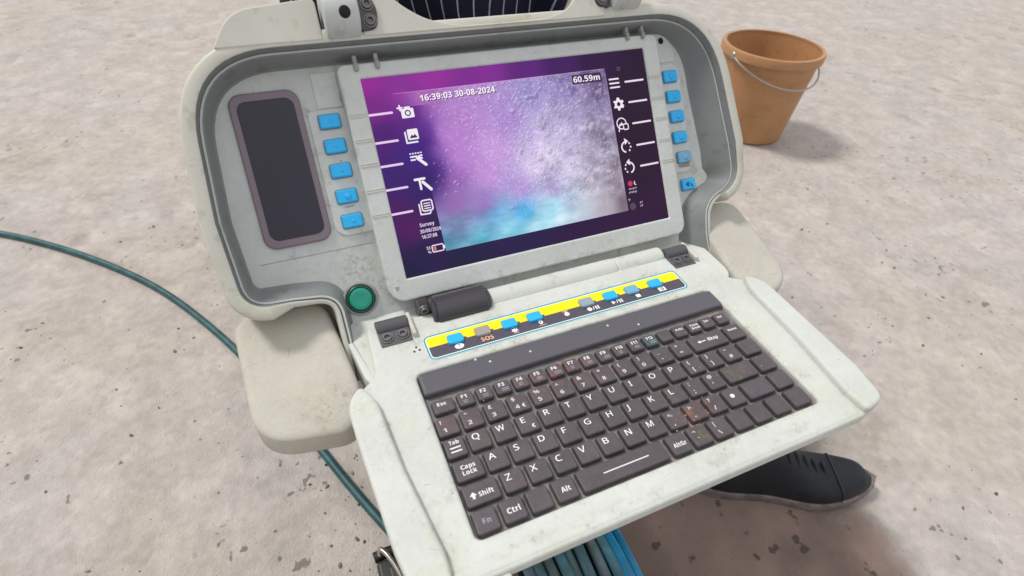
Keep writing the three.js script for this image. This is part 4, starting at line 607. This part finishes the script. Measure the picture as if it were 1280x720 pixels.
// ---------------------------------------------------------------- shoe at the lower right
{
  const sh = thing('shoe', 'dark navy shoe with a pale sole beside the keyboard flap', 'shoe', [27, -HK, 3]);
  const dir = Math.atan2(0.42, 0.9), L = 15.6, place = g => { g.scale(-1, 1, -1); g.translate(L, 0, -3.5); g.rotateY(-dir); g.translate(18.9, -HK, -0.9); return g; };
  const width = t => 1.75 * Math.sqrt(Math.max(0.0004, 1 - Math.pow(Math.abs(2 * t - 1), 3.2))) * (1 + 0.22 * Math.exp(-(((t - 0.3) / 0.18) ** 2)) - 0.14 * Math.exp(-(((t - 0.6) / 0.15) ** 2)));
  function loft(N, Mm, f) { const rows = []; for (let i = 0; i <= N; i++) { const r = []; for (let k = 0; k <= Mm; k++) r.push(f(i / N, k / Mm)); rows.push(r); } const pos = []; for (let i = 0; i < N; i++) for (let k = 0; k < Mm; k++) pos.push(...rows[i][k], ...rows[i][k + 1], ...rows[i + 1][k], ...rows[i + 1][k], ...rows[i][k + 1], ...rows[i + 1][k + 1]); const g = new THREE.BufferGeometry(); g.setAttribute('position', new THREE.Float32BufferAttribute(pos, 3)); const m = mergeVertices(g, 1e-4); m.computeVertexNormals(); return prep(m); }
  const side = t => -1.7 - 0.25 * Math.sin(t * 3.1);
  const sole = loft(40, 24, (t, s) => { const a = s * Math.PI * 2, w = width(t) * 1.08, x = t * L, c2 = Math.cos(a), s2 = Math.sin(a), lift = 0.55 * Math.pow(clamp(1 - t / 0.22), 2); return [x, 0.55 + lift + 0.55 * Math.sign(s2) * Math.pow(Math.abs(s2), 0.35), side(t) + w * Math.sign(c2) * Math.pow(Math.abs(c2), 0.35)]; });
  obj('sole', [place(sole)], new THREE.MeshStandardMaterial({ color: col(0.34, 0.28, 0.26), map: dirtMap, roughness: 0.8 }), sh);
  const H = t => 1.3 + 1.5 * sm(-0.03, 0.12, t) + 2.2 * sm(0.25, 0.62, t) + 0.7 * sm(0.8, 0.97, t);
  const upper = loft(60, 40, (t, s) => { const a = s * Math.PI, w = width(t) * 0.98, h = H(t) * (t > 0.62 ? 1 : 1), c2 = Math.cos(a), s2 = Math.sin(a); const open = sm(0.58, 0.68, t) * sm(0.97, 0.92, t); let y = 0.9 + (h - 0.9) * Math.pow(Math.max(0, s2), 0.62), zz = w * c2 * (1 - 0.32 * s2 * sm(0.2, 0.6, t)); zz *= 1 - 0.22 * sm(0.5, 0.8, t) * s2; const e = sm(0.955, 0.99, s2); if (open > 0) y -= open * 2.6 * e; return [0.25 + t * (L - 0.5) - 0.22 * sm(0.86, 1, t) * Math.max(0, y - 1), y, side(t) + zz]; });
  obj('upper', [place(upper)], new THREE.MeshPhysicalMaterial({ color: col(0.010, 0.016, 0.026), map: dirtMap, roughness: 0.6, bumpMap: grainMap, bumpScale: 0.0005 }), sh);
  { const seam = []; for (let i = 0; i <= 10; i++) { const a = i / 10 * Math.PI, t = 0.2 + 0.05 * Math.sin(a); const y = 0.95 + (H(t) - 0.9) * Math.pow(Math.sin(a), 0.62), z = side(t) + width(t) * 0.99 * Math.cos(a); seam.push([0.25 + t * (L - 0.5), y, z]); } obj('toe_seam', [place(tube(seam, 0.07, 40, 6))], new THREE.MeshStandardMaterial({ color: col(0.03, 0.035, 0.045), roughness: 0.8 }), sh); }
  const laces = []; for (let i = 0; i < 5; i++) { const t = 0.30 + 0.055 * i, y = H(t) + 0.03, w = width(t) * 0.36; laces.push(tube([[t * L, y - 0.35, side(t) - w], [t * L + 0.2, y + 0.12, side(t)], [t * L, y - 0.35, side(t) + w]], 0.14, 14, 8)); }
  obj('lace', laces.map(place), new THREE.MeshStandardMaterial({ color: col(0.02, 0.025, 0.035), roughness: 0.9 }), sh);
}

// ---------------------------------------------------------------- orange bucket beyond the console
{
  const b = thing('bucket', 'orange plastic bucket standing on the concrete behind the console', 'bucket', [69, -HK, -51]);
  const L = pts => { const g = lathe(pts, 48); g.translate(69, -HK, -51); return g; };
  obj('pail', [L([[0, 0.1], [5.6, 0.1], [5.8, 0.3], [7.2, 13.4], [7.0, 13.4], [5.5, 0.6], [0, 0.6]])], new THREE.MeshPhysicalMaterial({ color: col(0.52, 0.27, 0.12), map: plasticMap, roughness: 0.5 }), b);
  obj('rim', [L([[7.0, 13.3], [7.0, 13.9], [7.5, 13.9], [7.6, 13.7], [7.6, 12.7], [7.45, 12.6], [7.2, 12.7]])], new THREE.MeshPhysicalMaterial({ color: col(0.50, 0.26, 0.12), map: plasticMap, roughness: 0.5 }), b);
  const a = []; for (let i = 0; i <= 14; i++) { const t = i / 14 * Math.PI; a.push([69 + 7.6 * Math.cos(t), -HK + 13 - 3.2 * Math.sin(t), -51 + 7.75 * Math.sin(t)]); } obj('handle_ear', [-1, 1].map(q => { const g = new THREE.SphereGeometry(0.55, 14, 10); g.scale(0.6, 1, 1); g.translate(69 + q * 7.5, -HK + 13, -51); return g; }), M.steel, b); obj('wire_handle', [tube(a, 0.14, 40, 8)], M.steel, b);
}

// ---------------------------------------------------------------- person in pinstriped clothes crouching behind the handle
{
  const bx = 11.3, bz = -34; const person = thing('person', 'person crouching behind the handle in navy clothes with white pinstripes', 'person', [bx, -HK, bz]);
  const sminK = 0.9, smin = (a, b, k) => { const h = clamp(0.5 + 0.5 * (b - a) / k); return lerp(b, a, h) - k * h * (1 - h); };
  const cap = (p, a, b, ra, rb) => { const ax = b[0] - a[0], ay = b[1] - a[1], az = b[2] - a[2], px = p[0] - a[0], py = p[1] - a[1], pz = p[2] - a[2]; const t = clamp((px * ax + py * ay + pz * az) / (ax * ax + ay * ay + az * az)); return Math.hypot(px - ax * t, py - ay * t, pz - az * t) - lerp(ra, rb, t); };
  function field(bones, k, warp) { return p => { let d = 1e9; for (const [a, b, ra, rb] of bones) d = smin(d, cap(p, a, b, ra, rb), k); return d + (warp ? warp(p) : 0); }; }
  function mesh(f, c, half, res) {                                                         // zero surface of f, over a cube of the given half size
    const mc = new MarchingCubes(res, new THREE.MeshStandardMaterial(), false, false, 120000); mc.isolation = 0; const h = res / 2;
    for (let z = 0; z < res; z++) for (let y = 0; y < res; y++) for (let x = 0; x < res; x++) mc.field[x + y * res + z * res * res] = -f([c[0] + (x - h) / h * half, c[1] + (y - h) / h * half, c[2] + (z - h) / h * half]);
    mc.update(); const n = mc.count ?? mc.geometry.drawRange.count; const pos = new Float32Array(n * 3), nor = new Float32Array(n * 3);
    for (let i = 0; i < n; i++) for (let k = 0; k < 3; k++) { pos[i * 3 + k] = c[k] + mc.positionArray[i * 3 + k] * half; nor[i * 3 + k] = mc.normalArray[i * 3 + k]; }
    const g = new THREE.BufferGeometry(); g.setAttribute('position', new THREE.BufferAttribute(pos, 3)); g.setAttribute('normal', new THREE.BufferAttribute(nor, 3)); return prep(g);
  }
  // joints (keyboard units, 55 per metre); the figure squats facing the console
  const hipL = [bx - 4.2, -10.5, bz - 3], hipR = [bx + 4.2, -10.5, bz - 3], kneeL = [bx - 5.4, 1.2, bz + 9.5], kneeR = [bx + 5.4, 1.0, bz + 9], ankL = [bx - 6.0, -19.2, bz + 2.4], ankR = [bx + 6.2, -19.2, bz + 2.0];
  const waist = [bx, -2, bz - 2.5], chest = [bx, 12.5, bz + 1.5], neck = [bx, 20, bz + 3], head = [bx - 0.3, 25.5, bz + 4.4], shL = [bx - 9, 17, bz + 2.2], shR = [bx + 9, 17, bz + 2.2], elL = [bx - 9.4, 5.2, bz + 6.4], elR = [bx + 9.2, 5.0, bz + 6.0], wrL = [bx - 7.6, 5.6, bz + 13], wrR = [bx + 6.8, 4.3, bz + 10.2];
  const skinBones = [[hipL, hipR, 5.4, 5.4], [hipL, kneeL, 4.4, 3.1], [hipR, kneeR, 4.4, 3.1], [kneeL, ankL, 3.0, 2.0], [kneeR, ankR, 3.0, 2.0], [[bx, -9, bz - 3], waist, 6.4, 5.8], [waist, chest, 5.8, 6.8], [shL, shR, 3.0, 3.0], [chest, neck, 5.2, 2.9], [neck, head, 2.7, 2.8], [shL, elL, 2.6, 2.1], [elL, wrL, 2.1, 1.35], [shR, elR, 2.6, 2.1], [elR, wrR, 2.1, 1.35], [ankL, [ankL[0] - 0.5, -20.8, ankL[2] + 8], 1.9, 1.3], [ankR, [ankR[0] + 0.5, -20.8, ankR[2] + 8], 1.9, 1.3]];
  const skin = new THREE.MeshPhysicalMaterial({ color: col(0.46, 0.25, 0.17), roughness: 0.55 });
  const parts = [mesh(field(skinBones, 1.2), [bx, 2, bz + 3], 27, 76)];
  // head and hands on finer grids
  const hd = head; parts.push(mesh(p => { let d = Math.hypot((p[0] - hd[0]) / 0.82, (p[1] - hd[1] - 0.8) / 1.08, (p[2] - hd[2] + 0.3) / 1.0) - 4.4; d = smin(d, cap(p, [hd[0], hd[1] - 2.5, hd[2] + 1.2], [hd[0], hd[1] - 3.9, hd[2] + 2.6], 2.6, 1.5), 1.0); d = smin(d, cap(p, [hd[0], hd[1] + 0.9, hd[2] + 4.0], [hd[0], hd[1] - 0.9, hd[2] + 4.9], 0.3, 0.62), 0.5); for (const s of [-1, 1]) { d = smin(d, cap(p, [hd[0] + s * 3.7, hd[1] + 0.6, hd[2] - 0.4], [hd[0] + s * 3.8, hd[1] - 1.0, hd[2] - 0.2], 0.55, 0.4), 0.3); d = -smin(-d, Math.hypot(p[0] - hd[0] - s * 1.5, p[1] - hd[1] - 0.7, p[2] - hd[2] - 4.6) - 0.62, 0.4); } return d; }, hd, 7, 54));
  for (const [w, s] of [[wrL, 1], [wrR, -1]]) {
    const palm = [w[0] + 0.6 * s, w[1] + 0.1, w[2] + 2.6], bones = [[w, palm, 1.35, 1.5]];
    for (let i = 0; i < 4; i++) { const k0 = [palm[0] + (i - 1.5) * 0.82, palm[1] + 0.35, palm[2] + 1.5], l = [1.9, 2.2, 2.05, 1.6][i], k1 = [k0[0], k0[1] - 0.45, k0[2] + l], k2 = [k0[0], k0[1] - 1.6, k0[2] + l + 1.0]; bones.push([palm, k0, 1.0, 0.58], [k0, k1, 0.55, 0.5], [k1, k2, 0.5, 0.42]); }
    bones.push([[w[0] + 1.0 * s, w[1], w[2] + 1.2], [w[0] + 2.3 * s, w[1] - 0.2, w[2] + 2.4], 0.75, 0.6], [[w[0] + 2.3 * s, w[1] - 0.2, w[2] + 2.4], [w[0] + 2.7 * s, w[1] - 0.7, w[2] + 4.0], 0.58, 0.45]);
    parts.push(mesh(field(bones, 0.28), [palm[0], palm[1], palm[2] + 1.2], 5.2, 60));
  }
  obj('body', parts, skin, person);
  const eye = []; for (const s of [-1, 1]) { const e = new THREE.SphereGeometry(0.6, 14, 10); e.translate(hd[0] + s * 1.5, hd[1] + 0.7, hd[2] + 3.75); eye.push(e); } obj('eye', eye, new THREE.MeshPhysicalMaterial({ color: col(0.35, 0.34, 0.32), roughness: 0.2 }), person);
  obj('hair', [mesh(p => { const d = Math.hypot((p[0] - hd[0]) / 0.82, (p[1] - hd[1] - 0.9) / 1.08, (p[2] - hd[2] + 0.4) / 1.0) - 4.75 + 0.35 * (noise3(p[0] * 1.4, p[1] * 0.7, p[2] * 1.4) - 0.5); return Math.max(d, (p[2] - hd[2]) - 2.4 - 0.5 * (p[1] - hd[1] - 3), -(p[1] - hd[1]) - 2.2); }, hd, 7, 50)], new THREE.MeshStandardMaterial({ color: col(0.03, 0.02, 0.015), roughness: 0.8 }), person);
  // clothes: shirt and trousers, pinstriped
  const stripe = (() => {
    const c = pixelCanvas(512, 512, (i, j) => { const t = ((i / 512 * 4 + 0.05 * Math.sin(j / 512 * 12.566)) % 1), n = vnoise(i / 3, j / 3, 401) * 10 + 8 * fbm(i / 60, j / 60, 411, 3), on = Math.abs(t - 0.5) < 0.042; return on ? [186 + n, 190 + n, 206 + n] : [24 + n * 0.6, 27 + n * 0.6, 50 + n * 0.8]; });
    const t = tex(c, true, true); t.repeat.set(1 / (4 * 1.2 * S), 3); return t;
  })();
  const cloth = new THREE.MeshStandardMaterial({ map: stripe, roughness: 0.9, bumpMap: grainMap, bumpScale: 0.0004 });
  const fold = p => 1.0 * (noise3(p[0] * 0.35, p[1] * 0.22, p[2] * 0.35) - 0.5) + 0.5 * (noise3(p[0] * 0.8 + p[1] * 0.5, p[1] * 0.4, p[2] * 0.7) - 0.5);
  const shirtBones = [[[bx, -9, bz - 3], waist, 7.2, 6.6], [waist, chest, 6.7, 7.5], [shL, shR, 3.6, 3.6], [chest, [bx, 18.4, bz + 2.4], 5.8, 3.9], [shL, elL, 3.3, 2.8], [shR, elR, 3.3, 2.8]];
  const trouserBones = [[hipL, hipR, 6.2, 6.2], [hipL, kneeL, 5.3, 4.1], [hipR, kneeR, 5.3, 4.1], [kneeL, [ankL[0], -18.2, ankL[2]], 4.0, 3.0], [kneeR, [ankR[0], -18.2, ankR[2]], 4.0, 3.0], [hipL, [bx, -8, bz - 3], 5.5, 6.4]];
  const wrapUV = g => { const m = boxUV(g.scale(S, S, S)); const p = m.attributes.position, uv = m.attributes.uv; for (let i = 0; i < p.count; i++) uv.setXY(i, p.getX(i) + 0.25 * p.getZ(i) + 0.012 * Math.sin(p.getY(i) * 22 + p.getX(i) * 14 + p.getZ(i) * 9), p.getY(i)); m.scale(1 / S, 1 / S, 1 / S); return m; };
  obj('shirt', [wrapUV(mesh(field(shirtBones, 1.6, fold), [bx, 4, bz + 1], 23, 72))], cloth, person, { uv: false });
  obj('trousers', [wrapUV(mesh(field(trouserBones, 1.8, fold), [bx, -8, bz + 3], 22, 72))], cloth, person, { uv: false });
  for (const a of [ankL, ankR]) { const g = mesh(field([[[a[0], -20.3, a[2] - 1.8], [a[0] + 0.3, -20.6, a[2] + 8.2], 2.1, 1.8], [[a[0], -20.0, a[2] - 0.6], a, 2.3, 2.2]], 1.0), [a[0], -19, a[2] + 3], 8, 36); obj('boot', [g], M.black, person); }
}

scene.traverse(o => { delete o._base; });
renderer.render(scene, camera);
